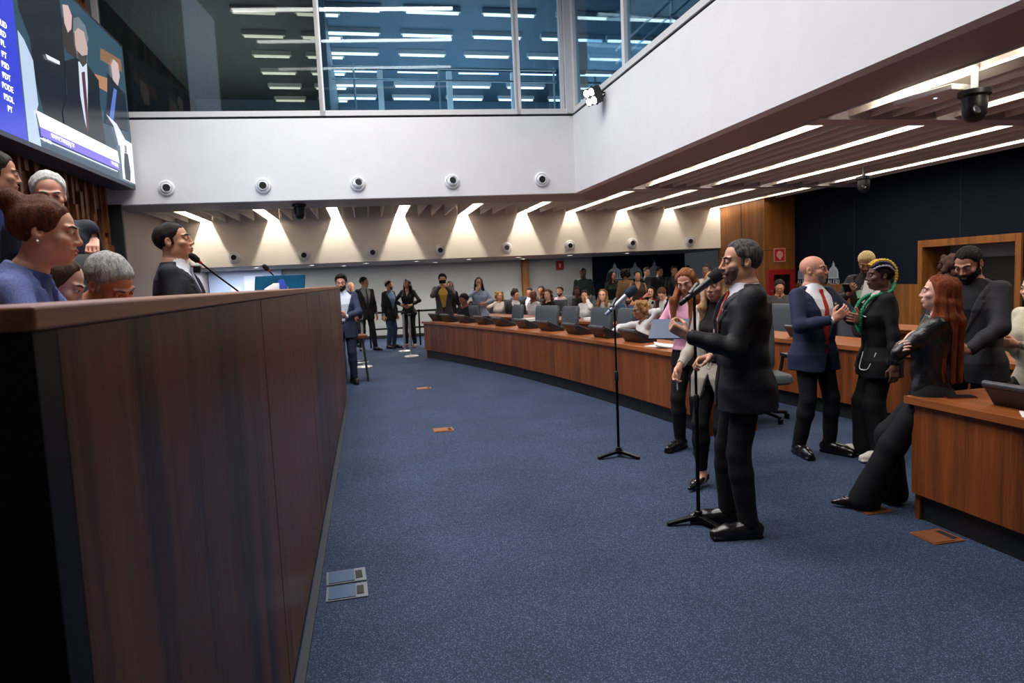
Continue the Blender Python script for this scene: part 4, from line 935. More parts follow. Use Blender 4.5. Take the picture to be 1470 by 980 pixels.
        if hs_=='long':
            for sd in (-1,1):
                for (x0,y0,x1,y1,f) in ((.066,.01,.085,.02+side*.10,1.0),(.070,-.03,.10,-.02+side*.05,1.0),(.050,-.075,.075,-.085,1.0)):
                    p0=Hd(sd*x0,y0,.05); p1=Hd(sd*(x0+.012),y0,-.06); p2=np.array([C[0],C[1],C[2]])+rotz(hy)@np.array([sd*x1,y1,-.17])*s; p3=np.array([C[0],C[1],C[2]])+rotz(hy)@np.array([sd*x1*1.02,y1+.02*side,-ln*f])*s
                    vol=head.get('vol',1.0); HS.chain([p0,p1,p2,p3],[.018*hs,.024*hs*vol,.030*s*vol,.014*s],.025)
            HS.chain([Hd(0,-.09,.04),Hd(0,-.10,-.07),C+rotz(hy)@np.array([0,-.115,-.2])*s,C+rotz(hy)@np.array([0,-.12,-ln])*s],[.03*hs,.042*hs*head.get('vol',1.0),.045*s*head.get('vol',1.0),.02*s],.04)
        if hs_=='bun': HS.ell(Hd(0,head.get('buny',-.125),head.get('bunz',.065)),np.array([.05,.045,.045])*hs,M,.02)
        if hs_=='curly':
            for i in range(26):
                a=i*2.4; zz=.11-.26*((i+.5)/26)*head.get('clen',1); rr=.085 if zz>.05 else .1
                if math.sin(a)>.55 and zz<.075: continue
                HS.ell(Hd(rr*math.cos(a)*(1 if zz>.04 else 1.0),rr*math.sin(a)-.02,zz),np.array([.034]*3)*hs,M,.02)
        amp=head.get('rough',.0016 if hs_ in('short',) else .003)
        HS.build('hair',hm,root,head.get('hres',max(.005,hres*.9)),wrinkle(amp,{'curly':150,'short':210}.get(hs_,130),3,.25 if hs_ in('long','bun','pulled') else 1))
    if head.get('beard'):
        B_=Shape(); bt=head.get('bthick',.006); bl=head.get('blen',0)
        def bcut(sx):
            def f(qx,qy,qz):
                return f.z0(qx,qy,qz)
            return f
        M1=lambda oy,oz,top: (lambda qx,qy,qz: np.maximum(np.maximum((qz/hs+oz)-(top+np.clip((np.abs(qx)/hs-.034)*.95,0,.036)-np.clip(.05-(np.abs(qx)/hs),0,.0)),-(qy/hs+oy)-.01),-1)*hs)
        B_.ell(Hd(0,.022,-.04),np.array([.059*fw,.070,.072])*hs,M,.01,cut=M1(.022,-.04,-.046),t=bt*hs)
        B_.ell(Hd(0,.060-bl*.1,-.093-bl*.5),np.array([.028*fw,.028,.024+bl*.5])*hs,M,.02,cut=M1(.06,-.093,-.07),t=bt*hs)
        B_.ell(Hd(0,.0,-.062),np.array([.058*fw,.05,.04])*hs,M,.015,cut=M1(0,-.062,-.03),t=bt*.8*hs)
        for sd in (-1,1): B_.cap(Hd(sd*.004,.1005,-.0445),Hd(sd*.026,.090,-.058),.0062*hs,.005*hs,.006)
        B_.ell(Hd(0,.098,-.063),np.array([.019,.02,.0085])*hs,M,.004,'-')
        B_.build('beard',hairm(head['beard'],head.get('beard2')),root,max(.004,hres*.7),wrinkle(.0011,260,5,1))
    if head.get('glasses'):
        g_=MB(); 
        for sd in (-1,1):
            g_.tube([Hd(sd*.033+.021*math.cos(a),.101-.004*abs(math.cos(a)),.002+.016*math.sin(a)) for a in [2*math.pi*k/16 for k in range(17)]],.0014,6)
            g_.tube([Hd(sd*.054,.097,.006),Hd(sd*.078,.06,.01),Hd(sd*.082,-.01,.008)],.0014,6)
        g_.tube([Hd(-.012,.104,.006),Hd(0,.107,.009),Hd(.012,.104,.006)],.0014,6); g_.build('glasses',mat('glasses_frame',(50,46,48),.3,metal=.5),root,True)
    # ---- clothes
    top=out.get('top','suit'); tc_=out.get('topc',(30,32,38)); tm=out.get('topm') or cloth(tc_,out.get('toprough',.75))
    def sleeves(S,r0,r1,r2,short=0.03,k=.03,puff=0):
        ga=out.get('arm',1+(g-1)*.7); r0,r1,r2=r0*ga,r1*ga,r2*ga
        for sd in (-1,1):
            a,e_,w=arms[sd]; w2=w-nrm(w-e_)*short
            if out.get('sleeve')=='short': S.chain([a,a+(e_-a)*.62],[r0,r1*1.1],k); continue
            if out.get('sleeve')=='none': continue
            S.chain([a,e_],[r0,r1],k); S.chain([e_,e_+(w2-e_)*.5,w2],[r1,(r1+r2)/2+puff,r2],k)
            if short<.09: S.cap(w2+nrm(w-e_)*.008,w2+nrm(w-e_)*.04,r2*.86,r2*.86,0,'-')
    wb=out.get('vee',.14)*s
    if top in ('suit','blazer'):
        J=Shape(); ln_=out.get('hem',-.20)*s; pr=dict(prof); pr['w']=[ln_]+prof['w'][1:]; off=.014*s
        pr['a']=list(prof['a']); pr['b']=list(prof['b']); pr['a'][0]=.200*s*g; pr['b'][0]=.148*s*g; pr['a'][1]=.194*s*g; pr['b'][1]=.142*s*g
        lo,hi=bb(P,R,pr,off+.02)
        J.fn(torso_fn(P,R,pr,off,w0=ln_),lo,hi,.03)
        for sd in (-1,1): J.cap(T(sd*.055*s,-.018*s,.492*s),T(sd*sw*.97,-.012*s,.462*s),.046*s,.052*s,.03)
        if fem:
            for sd in (-1,1): J.ell(T(sd*.07*s,.085*s,.31*s),np.array([.074,.058,.075])*s,R,.04)
        sleeves(J,(.061 if not fem else .053)*s,.054*s if not fem else .047*s,.041*s if not fem else .037*s,out.get('cuff',.025))
        sl=out.get('vslope',.30); lw=.055*s
        edge=lambda q: np.maximum(q-wb,0)*sl
        def lap(u,v,q):
            wd=np.clip((q-wb)/(.2*s),0,1)*lw*np.where(q>.40*s,.6,1)+.004
            return np.maximum(np.maximum(np.abs(u)-(edge(q)+wd),wb-q),np.maximum(.02-v,edge(q)-np.abs(u)-.004))
        if not out.get('nolapel'): J.fn(torso_fn(P,R,pr,off+.008*s,w0=wb,w1=.5*s,region=lap),lo,hi,.003)
        def vee(x,y,z):
            px,py,pz=x-P[0],y-P[1],z-P[2]; u=px*R[0,0]+py*R[1,0]+pz*R[2,0]; v=px*R[0,1]+py*R[1,1]+pz*R[2,1]; q=px*R[0,2]+py*R[1,2]+pz*R[2,2]
            hemcut=np.maximum(np.abs(u)-np.maximum(wb-.03*s-q,0)*out.get('split',.10),q-(wb-.03*s))
            return np.minimum(np.maximum(np.maximum(np.abs(u)-edge(q),wb-q),.015-v),np.maximum(hemcut,.015-v))
        J.fn(vee,lo,hi,.004,'-')
        # opening for the neck
        J.cap(T(0,.0,.50*s),Hd(0,-.015,-.07),nk*1.38,nk*1.45,.006,'-')
        J.build('jacket' if top=='suit' else 'blazer',tm,root,res,wrinkle(out.get('wr',.0022),out.get('wf',34),len(label),.8))
        # buttons
        if hres<.0085 and not out.get('nobutton'):
            for q in (wb-.012*s,):
                yb=np.interp(q,prof['w'],prof['b'])+np.interp(q,prof['w'],prof['c'])+off; MB().lathe([(.009,-.002),(.009,.003),(.004,.005)],12,c=T(.012,yb,q),R=R@rotx(rad(-90))).build('button',mat('button_dark',(24,22,22),.3),root,True)
        # shirt
        H_=Shape(); lo,hi=bb(P,R,prof,.01); H_.fn(torso_fn(P,R,prof,.001*s,w0=-.02*s),lo,hi,.02)
        if fem:
            for sd in (-1,1): H_.ell(T(sd*.07*s,.085*s,.31*s),np.array([.066,.05,.068])*s,R,.04)
        sh=out.get('shirt',(226,226,232))
        if out.get('collar',not fem):
            cz=Hd(0,-.02,-.06); c0=T(0,-.004,.495*s); H_.cap(c0-(cz-c0)*.1,c0+(cz-c0)*.34,nk*1.36,nk*1.26,.012)
            H_.cap(c0+(cz-c0)*.44,c0+(cz-c0)*1.3,nk*1.07,nk*1.25,.003,'-')
            for sd in (-1,1): H_.cap(T(sd*.018*s,.052*s,.525*s),T(sd*.052*s,.066*s,.475*s),.011*s,.007*s,.012)
        for sd in (-1,1):
            a,e_,w=arms[sd]; dd=nrm(w-e_)
            if out.get('cuffs',not fem): H_.cap(w-dd*.10,w-dd*out.get('cuffend',.012),.030*s,.0335*s,.0)
        H_.build('shirt' if not fem else 'top',cloth(sh,.8,.1),root,min(res*.75,.009))
        if out.get('tie'):
            G_=MB(); rings=[]; tz=[q for q in [.508,.49,.47,.44,.36,.28,.18,.08,.0,-.05] if q>out.get('tieend',out.get('vee',.14)-.02)]; tw_=[.016,.02,.013,.016,.022,.027,.033,.038,.042,.004]; 
            if wb>-.05: pass
            for q,wd in zip(tz,tw_):
                q*=s; yy=np.interp(q,prof['w'],prof['b'])+np.interp(q,prof['w'],prof['c'])+.004*s; 
                if q>.46*s: yy=max(yy,.083*s)
                dp=.007 if q<.46*s else .012
                rings.append([T(x*wd*s,yy+dy,q) for x,dy in ((-1,-.004),(1,-.004),(.96,dp*.6),(0,dp),(-.96,dp*.6))])
            G_.loft(rings); G_.build('tie',cloth(out['tie'],.45,.1),root,True)
    elif top in ('shirt','blouse','tee','leather','sweater'):
        J=Shape(); ln_=out.get('hem',-.12)*s; pr=dict(prof); pr['w']=[ln_]+prof['w'][1:]; off=out.get('off',.010)*s; pr['a']=list(prof['a']); pr['b']=list(prof['b']); fl_=out.get('flare',1.0); pr['a'][0]=.2*s*g*fl_; pr['b'][0]=.15*s*g*fl_; pr['a'][1]=.19*s*g*fl_; pr['b'][1]=.14*s*g*fl_
        lo,hi=bb(P,R,pr,off+.02)
        J.fn(torso_fn(P,R,pr,off,w0=ln_,w1=.52*s),lo,hi,.03)
        for sd in (-1,1): J.cap(T(sd*.05*s,-.018*s,.488*s),T(sd*sw*.95,-.012*s,.462*s),.040*s,.044*s,.03)
        if fem:
            for sd in (-1,1): J.ell(T(sd*.072*s,.085*s,.31*s),np.array([.072,.057,.073])*s,R,.04)
        sleeves(J,(.056 if not fem else .049)*s,(.049 if not fem else .044)*s,.036*s,out.get('cuff',.03),puff=out.get('puff',0))
        J.cap(T(0,.01,.50*s),Hd(0,-.015,-.06),nk*out.get('neckw',1.12),nk*1.3,.006,'-')
        if out.get('vneck'):
            def vee(x,y,z):
                px,py,pz=x-P[0],y-P[1],z-P[2]; u=px*R[0,0]+py*R[1,0]+pz*R[2,0]; v=px*R[0,1]+py*R[1,1]+pz*R[2,1]; q=px*R[0,2]+py*R[1,2]+pz*R[2,2]
                return np.maximum(np.maximum(np.abs(u)-np.maximum(q-out['vneck']*s,0)*.38,out['vneck']*s-q),.02-v)
            J.fn(vee,lo,hi,.004,'-')
        J.build({'leather':'leather_jacket','blouse':'blouse','tee':'t_shirt','sweater':'sweater'}.get(top,'shirt'),tm,root,res,wrinkle(out.get('wr',.0026),out.get('wf',40),len(label)+2,.8))
        if out.get('collar'):
            K=Shape(); cz=Hd(0,-.02,-.06); c0=T(0,-.004,.495*s); K.cap(c0,c0+(cz-c0)*.5,nk*1.24,nk*1.2,.008); K.cap(c0-(cz-c0)*.5,c0+(cz-c0)*1.2,nk*1.08,nk*1.1,.003,'-')
            K.build('collar',tm,root,.006)
    # trousers or skirt
    bt_=out.get('bottom','trousers'); bc=out.get('bottomc',(22,24,30)); bm=out.get('bottomm') or cloth(bc,.8)
    if bt_ in ('trousers','wide'):
        K=Shape(); pr=dict(prof); lo,hi=bb(P,R,prof,.02); 
        K.fn(torso_fn(P,R,prof,.003*s,w0=-.12*s,w1=out.get('waist',.07)*s),lo,hi,.02)
        for sd in (-1,1):
            h_,k_,an=legs[sd]
            if bt_=='wide': K.chain([h_,k_,an-[0,0,.02]],[.093*s,.085*s,.105*s],.03)
            else: 
                K.chain([h_,k_],[(.094 if not fem else .090)*s,.068*s],.03); K.chain([k_,k_+(an-k_)*.3,an-(an-k_)*out.get('crop',.0)],[.068*s,.068*s,out.get('ankle',.054)*s],.02)
        K.fn(lambda x,y,z:z-.022+0*x+0*y,lo-[.5,.5,2],np.array([hi[0]+.5,hi[1]+.5,.03]),0,'-')
        K.ell(P+R@np.array([0,0,-.09])*s,np.array([.12,.10,.09])*s,R,.04)
        if fem: K.ell(P+R@np.array([0,-.05,-.06])*s,np.array([.165,.12,.11])*s,R,.05)
        K.build('trousers',bm,root,res,wrinkle(.0026,38,len(label)+5,.55))
        if out.get('belt') and res<.011:
            g_=MB(); ww=.06*s; ring=[T(math.copysign(abs(math.cos(a))**.8,math.cos(a))*.177*s*g,math.copysign(abs(math.sin(a))**.8,math.sin(a))*.12*s*g,ww) for a in [2*math.pi*k/28 for k in range(29)]]; g_.tube(ring,.012,6); g_.build('belt',mat('belt_black',(16,15,15),.4),root,True)
    # shoes
    shc=out.get('shoec',(20,18,18)); smt=mat('shoe_%d_%d_%d'%shc,shc,out.get('shoerough',.25)); pump=out.get('shoes')=='pump'
    for sd in (-1,1):
        h_,k_,an=legs[sd]; fd=rotz(rad(pose.get('toe'+('R' if sd>0 else 'L'),-sd*12)))@np.array([0,1,0]); up=np.array([0,0,1.]); base=np.array([an[0],an[1],an[2]-.085*s])
        K=Shape()
        if pump:
            K.chain([base+up*.052-fd*.040*s,base+up*.05+fd*.03*s,base+up*.03+fd*.12*s,base+up*.018+fd*.21*s],[.036*s,.034*s,.038*s,.014],.015)
            K.cap(base+up*.105-fd*.03*s,base+up*.078+fd*.115*s,.034*s,.030*s,.006,'-')
            K.cap(base+up*.04-fd*.055*s,base+up*.004-fd*.05*s,.014,.009,.01)
        else:
            K.chain([base+up*.05-fd*.05*s,base+up*.055+fd*.03*s,base+up*.042+fd*.13*s,base+up*.034+fd*.205*s],[.04*s,.046*s,.043*s,.03*s],.025)
            if bt_!='wide': K.cap(base+up*.06-fd*.02*s,base+up*.10-fd*.015*s,.044*s,.043*s,.02)
        so=fd; sx=np.cross(fd,up); K.rbox(base+up*.011+fd*.075*s,(.041*s if not pump else .027*s,.152*s,.0125),np.array([sx,fd,up]).T,.012,.01) if not pump else None
        K.fn(lambda x,y,z,b=base[2]:z-b-.001+0*x+0*y,base-[.4,.4,.3],base+[.4,.4,.005],0,'-')
        K.build('shoe',smt,root,min(res,.009))
    root['_x']=0; del root['_x']
    def surf(u,q,o=.015):
        u,q=u*s,q*s; pa=np.interp(q,prof['w'],prof['a'])+.014*s; pb=np.interp(q,prof['w'],prof['b'])+.014*s; pc=np.interp(q,prof['w'],prof['c'])
        if q<-.03*s: pa,pb=np.interp(q,[-.2*s,-.03*s],[.2*s*g+.014*s,pa]),np.interp(q,[-.2*s,-.03*s],[.148*s*g+.014*s,pb])
        return T(u,pc+pb*max(0,1-(abs(u)/pa)**2.5)**.4+o,q)
    info=Frame(); info.surf=surf; info.root=root; info.T=T; info.Hd=Hd; info.C=C; info.N=N; info.arms=arms; info.R=R; info.Rh=Rh; info.s=s; info.prof=prof; info.P=P
    return info
# ------------------------------------------------------------------ the people
STRIPE=mat('blue_pinstripe',(74,90,150),.8,nscale=70,rgb2=(112,126,182),stretch=(4,4,.12),bump=.2,bscale=160)
NAVY=(34,44,76); BLK=(20,21,24); CHAR=(40,41,46)
HB=(34,26,22); DK=(22,18,17)
# --- the speaker
p1=person('man in black suit and red tie speaking into the front microphone, hand raised',(2.215,3.74,0),hd((2.13,3.74),78),1.79,'m',
  dict(lean=1,head=(4,0,0),handL=(-.175,.36,1.235),elbowL=(-.25,-.5,-1),hkL=dict(d=(.10,.80,.50),n=(.55,.05,.75),curl=(.75,.8,.85,.9),thumb=1.0),
       handR=(.13,.17,1.07),elbowR=(.6,-.6,-.5),hkR=dict(d=(-.25,.8,-.15),n=(-.5,-.2,-.8),curl=.55,thumb=.6),footL=(-.13,.02,.088),footR=(.10,.10,.088),toeL=8,toeR=-6),
  dict(girth=1.10,topc=(25,26,30),toprough=.6,tie=(168,52,38),shirt=(214,214,224),bottomc=(20,20,23),shoec=(22,20,20),vee=.16,hem=-.19,wr=.0036,wf=42),
  dict(hair=(40,38,38),hair2=(110,108,108),size=1.05,beard=(92,72,62),beard2=(126,102,90),bthick=.0028,skin=(212,158,130),hairline=.090,recede=.02,nose=1.2,open=.005,thick=.008),.007,.0045)
o=MB(); w=p1.arms[-1][2]; o.tube([w+nrm(w-p1.arms[-1][1])*.012+np.array([.030*math.cos(a),.012*math.sin(a)*0,.030*math.sin(a)]) for a in [2*math.pi*k/18 for k in range(19)]],.006,6)
wt=o.build('wristwatch',M_steel,p1.root,True)
MB().lathe([(.011,0),(.011,.003)],12,c=p1.surf(-.10,.40,.010),R=rotx(rad(-90))).build('lapel_pin',M_steel,p1.root)
# --- blonde woman, beige blazer
p2=person('blonde woman in a beige blazer holding a white pen, standing behind the speaker',(2.50,4.60,0),hd((2.5,4.6),32),1.62,'f',
  dict(lean=1,head=(6,-2,0),handR=(.22,.17,.90),hkR=dict(d=(.05,.45,-.9),n=(-.9,.3,.1),curl=.55,thumb=.8),handL=(-.26,.10,.84),footL=(-.08,-.02,.09),footR=(.08,.10,.09),toeL=10,toeR=4),
  dict(top='blazer',topc=(176,168,156),shirt=(22,20,22),bottomc=(18,18,20),shoes='pump',shoec=(18,18,20),vee=.02,vslope=.22,hem=-.22,split=.35,ankle=.045,crop=.16,shoerough=.2),
  dict(hair=(150,104,64),hair2=(206,168,120),style='long',len=.40,front=.3,skin=(214,160,136),brow=(92,62,44)),.008,.0052)
pen=thing('pen','white pen held low by the blonde woman in beige','pen',(0,0,0)); pen.parent=None
pw=p2.root.matrix_basis; hw=Matrix.Translation(Vector((2.50,4.60,0)))@Matrix.Rotation(p2.root.rotation_euler[2],4,'Z')@Vector(tuple(p2.arms[1][2]+np.array([-.02,.06,-.09])))
pen.location=hw; MB().tube([(0,0,.05),(.004,.0,-.07)],.0055,8).build('barrel',mat('pen_white',(236,236,236),.4),pen,True); MB().tube([(.004,0,-.07),(.0045,0,-.082)],[.004,.001],8).build('tip',M_steel,pen,True)
# --- woman in pink
p3=person('woman with long auburn hair in a pink blouse looking down, next to the blonde woman',(2.80,5.64,0),hd((2.8,5.64),22),1.66,'f',
  dict(lean=3,head=(4,-24,4),handR=(.20,.30,1.12),elbowR=(.6,-.5,-1),hkR=dict(d=(-.5,.8,.1),n=(-.4,0,.9),curl=.4),handL=(-.16,.30,1.06),elbowL=(-.7,-.5,-1),hkL=dict(d=(.5,.8,.1),n=(.3,0,.9),curl=.4),footL=(-.08,0,.085),footR=(.09,.05,.085)),
  dict(top='blouse',topc=(232,170,196),bottomc=(24,24,26),hem=.02,waist=.09,shoec=(24,22,22),puff=.008,neckw=1.3,wr=.004,wf=55),
  dict(hair=(108,60,34),hair2=(166,102,60),style='long',len=.46,front=1.0,skin=(220,162,140),brow=(70,44,34)),.008,.0055)
# ruffle and folder
tb=thing('folder','dark blue folder held up by the woman in pink','folder',(2.33,5.05,1.16),rad(-35)); g=MB(); g.obox((0,0,0),(.30,.012,.22),rotx(rad(-50))); g.build('cover',mat('folder_blue',(44,64,98),.5),tb,bevel=.003); g=MB(); g.obox((0,.009,.0),(.28,.006,.20),rotx(rad(-50))); g.build('pages',mat('paper_white',(236,234,230),.8),tb)
# --- bald man
p5=person('bald man with glasses, navy suit and red tie gesturing with both hands',(3.68,5.13,0),hd((3.68,5.13),-42),1.70,'m',
  dict(lean=0,head=(30,3,0),twist=6,handR=(.07,.30,1.17),elbowR=(.7,-.2,-.7),hkR=dict(d=(-.55,.35,.55),n=(-.4,-.85,.1),curl=.35,thumb=.2),handL=(-.17,.32,1.16),elbowL=(-.8,-.1,-.7),hkL=dict(d=(.75,.3,.15),n=(.2,-.9,.2),curl=.25,thumb=-.3),footL=(-.12,.05,.088),footR=(.14,-.02,.088),toeL=18,toeR=-14),
  dict(topc=(38,44,70),tie=(176,40,34),shirt=(232,232,238),bottomc=(18,19,24),shoec=(22,18,18),vee=.04,tieend=-.09,girth=1.08,hem=-.19,split=.30),
  dict(style='bald',hair=None,beard=(110,98,90),bthick=.002,skin=(206,146,122),glasses=1,nose=1.1,size=1.02,brow=(96,76,62)),.007,.0045)
MB().lathe([(.010,0),(.010,.003)],12,c=p5.surf(-.105,.38,.010),R=rotx(rad(-90))).build('lapel_pin',mat('pin_gold',(220,190,120),.3,metal=.8),p5.root)
# --- woman with braids
p6=person('woman with yellow and green braids in a black jacket with white trimmed pocket',(4.05,4.80,0),hd((4.05,4.8),72),1.63,'f',
  dict(lean=0,head=(2,2,0),handL=(-.26,-.02,.80),handR=(.24,.05,.82),footL=(-.09,-.02,.085),footR=(.09,.08,.085)),
  dict(top='blazer',topc=(17,17,19),shirt=(208,196,190),bottom='wide',bottomc=(16,16,18),shoec=(214,208,196),shoerough=.6,vee=.20,vslope=.26,hem=-.20,nobutton=1,girth=1.10),
  dict(hair=(18,16,18),style='short',thick=.007,hairline=.07,nape=-.08,skin=(92,60,46),lips=(120,62,60),size=1.02,brow=(20,15,14)),.008,.005)
def braid(name,pts,r,m,parent,tw=90):
    pts=[np.array(q,float) for q in pts]; P_=[]; n=len(pts)
    for i in range(n-1):
        p0,p1,p2,p3=pts[max(i-1,0)],pts[i],pts[i+1],pts[min(i+2,n-1)]
        for k in range(14):
            t=k/14; P_.append(.5*((2*p1)+(-p0+p2)*t+(2*p0-5*p1+4*p2-p3)*t*t+(-p0+3*p1-3*p2+p3)*t**3))
    P_.append(pts[-1]); L=0; rs=[]
    for i,q in enumerate(P_):
        if i: L+=np.linalg.norm(q-P_[i-1])
        rs.append(r*(1+.22*math.sin(L*2*math.pi/.022))*(1 if i<len(P_)-10 else (len(P_)-i)/10*.6+.4))
    return MB().tube(P_,rs,8).build(name,m,parent,True)
my=mat('braid_yellow',(206,164,40),.6,nscale=90,namt=.25); mg=mat('braid_green',(14,132,92),.55,nscale=90,namt=.3); mw=mat('braid_grey',(150,146,160),.6); mb=mat('braid_navy',(34,36,70),.6)
H6=p6.Hd; Tq=p6.T
braid('yellow_braid',[H6(-.03,.085,.085),H6(-.035,.03,.125),H6(-.035,-.05,.125),H6(-.04,-.105,.07),H6(-.045,-.115,.0),H6(-.05,-.105,-.06)],.013,my,p6.root)
braid('yellow_braid',[H6(.03,.08,.09),H6(.03,.03,.127),H6(.03,-.05,.125),H6(.03,-.11,.06),H6(.03,-.115,-.02)],.012,my,p6.root)
for k,(x,z) in enumerate(((-.062,.085),(-.072,.06))): braid('grey_braid' if k else 'navy_braid',[H6(x+.012,.07,z-.005),H6(x-.004,.03,z+.028-.01*k),H6(x-.012,-.04,z+.02),H6(x,-.10,z-.03)],.008,mw if k else mb,p6.root)
braid('green_braid',[H6(-.05,-.105,-.06),H6(-.085,-.06,-.13),Tq(-.10,.085,.46),Tq(-.085,.155,.36),Tq(-.07,.165,.25),Tq(-.04,.155,.17)],.013,mg,p6.root)
braid('green_braid',[H6(.05,-.09,-.06),H6(.085,-.03,-.13),Tq(.08,.10,.45),Tq(.06,.165,.36),Tq(.045,.17,.26),Tq(-.01,.16,.17)],.012,mg,p6.root)
braid('green_braid',[H6(.05,-.08,-.07),H6(.09,-.02,-.14),Tq(.10,.10,.43),Tq(.085,.165,.34),Tq(.08,.165,.28)],.011,mg,p6.root)
MB().tube([p6.surf(u,w_) for u,w_ in ((-.165,.02),(-.172,-.03),(-.172,-.08),(-.165,-.115),(-.15,-.128),(-.12,-.132),(-.09,-.132),(-.065,-.128),(-.052,-.115),(-.048,-.09),(-.048,-.02),(-.048,.02))],.0045,6).build('pocket_trim',mat('trim_white',(216,214,212),.6),p6.root,True)
MB().tube([p6.surf(-.125,.325),p6.surf(-.10,.332),p6.surf(-.075,.336)],.005,6).build('pocket_edge',mat('trim_white',(216,214,212),.6),p6.root,True)
# --- redhead in leather
p7=person('redhead woman in a black leather jacket with crossed arms leaning on the near bench end',(3.18,3.86,0),hd((3.18,3.86),92),1.60,'f',
  dict(pelvis=(0,-.34,.80),lean=-4,head=(2,6,0),twist=-6,handL=(.095,-.20,1.075),elbowL=(-.6,.9,-.8),hkL=dict(d=(.8,-.35,.45),n=(-.3,-1,0),curl=.3),handR=(-.09,-.155,1.04),elbowR=(.6,.9,-.8),hkR=dict(d=(-.8,-.3,.5),n=(.3,-1,0),curl=.3),footL=(-.07,.02,.088),footR=(.13,-.14,.088),toeL=6,toeR=-8),
  dict(top='leather',topm=mat('black_leather',(24,24,26),.34,nscale=40,namt=.15,bump=.3,bscale=70),hem=-.05,off=.012,flare=.86,bottom='wide',bottomc=(19,19,22),shoes='pump',shoec=(26,20,20),wr=.0042,wf=52,neckw=1.25),
  dict(hair=(100,44,22),hair2=(146,74,40),style='long',len=.60,front=.0,vol=.82,skin=(226,176,158),brow=(120,70,48),lips=(190,110,100),nose=1.0,hairline=.085),.007,.0045)
# --- bearded man
p8=person('man with dark hair and a full black beard in a dark grey suit looking down',(4.27,4.15,0),hd((4.27,4.15),22),1.72,'m',
  dict(lean=2,head=(-4,-26,0),handR=(.10,.30,1.0),elbowR=(.8,-.3,-.6),hkR=dict(d=(-.6,.7,.2),n=(-.3,-.7,.4),curl=.5),handL=(-.10,.30,.98),elbowL=(-.9,-.2,-.6),hkL=dict(d=(.7,.6,.2),n=(.3,-.7,.4),curl=.5)),
  dict(topc=(44,44,48),shirt=(24,24,27),collar=True,bottomc=(26,26,30),vee=.12,girth=1.12,cuffs=False),
  dict(hair=(18,16,16),style='short',thick=.006,beard=(16,14,14),bthick=.010,blen=.03,skin=(190,134,108),hairline=.078),.008,.005)
# --- blond bearded man with phone and papers
p9=person('bearded man with bleached blond hair reading a phone, white paper in hand',(5.92,7.22,0),hd((5.92,7.22),14),1.75,'m',
  dict(lean=3,head=(8,-24,0),handR=(.12,.30,1.26),elbowR=(.8,-.4,-.8),hkR=dict(d=(-.4,.6,.5),n=(-.2,-.6,.6),curl=.5),handL=(-.10,.28,1.27),elbowL=(-.8,-.4,-.8),hkL=dict(d=(.2,.7,.3),n=(.4,-.3,.6),curl=.6)),
  dict(top='suit',topc=(40,38,38),shirt=(30,29,30),collar=True,bottomc=(20,20,22),vee=.02,cuffs=False),
  dict(hair=(170,138,76),hair2=(226,206,150),style='short',thick=.012,beard=(44,32,26),bthick=.005,skin=(142,98,76),hairline=.074),.010,.006)
def held(p,nm,lab,cat,off,dims,m,R=None,part='body',extra=None,side=1):
    w=p.arms[side][2]+np.array(off); v=Matrix.Rotation(p.root.rotation_euler[2],4,'Z')@Vector(tuple(w)); o=thing(nm,lab,cat,Vector(p.root.location)+v,p.root.rotation_euler[2])
    g=MB(); g.obox((0,0,0),dims,np.eye(3) if R is None else R); g.build(part,m,o,bevel=.0015)
    if extra: g=MB(); g.obox((R if R is not None else np.eye(3))@np.array(extra[1]),extra[2],np.eye(3) if R is None else R); g.build(extra[0],extra[3],o)
    return o
M_phone=mat('phone_black',(18,19,22),.2); M_lit=mat('phone_screen',(30,36,50),.15,emit=(120,150,190),estr=.5)
held(p9,'phone','black phone held by the blond bearded man','phone',(-.0,.12,.07),(.075,.01,.15),M_phone,rotx(rad(-50)),extra=('screen',(0,-.006,0),(.068,.002,.14),M_lit))
held(p9,'paper','tall white paper held by the blond bearded man','paper',(.0,.12,.0),(.12,.004,.26),mat('paper_white',(236,234,230),.8),roty(rad(-12)),'sheet',side=-1)
held(p9,'badge','pale green badge hanging at the chest of the blond bearded man','badge',(.10,.06,-.02),(.07,.004,.09),mat('badge_green',(170,214,180),.6),roty(rad(14)),'card',side=-1)
# --- others on the right
person('woman with curly dark brown hair, mostly hidden behind the bearded man',(5.10,5.15,0),(.5,.8),1.66,'f',{},dict(top='blouse',topc=(26,26,30),bottomc=(20,20,22)),dict(hair=(62,42,34),hair2=(104,74,58),style='curly',skin='light',clen=1.0),.012,.008)
person('woman in a cream top with a dark headband at the right edge of the photo',(4.78,4.10,0),hd((4.78,4.1),40),1.66,'f',dict(pelvis=(0,-.05,.74),lean=6,handL=(-.05,.22,.98),elbowL=(-.8,0,-.7),handR=(.05,.24,1.0),footL=(-.1,.1,.085),footR=(.1,.1,.085)),
  dict(top='blouse',topc=(208,200,178),bottomc=(30,30,34)),dict(hair=(24,20,20),style='pulled',skin='light'),.010,.006)
person('man seated far back beside the red fire cabinet, dark hair, looking down',(7.34,11.2,0),(-.5,-.86),1.72,'m',dict(seated=True,pelvis=(0,0,.58),head=(0,-15,0)),dict(top='shirt',topc=(60,56,58),collar=1),dict(hair=DK,skin='mid',thick=.014),.014,.009)
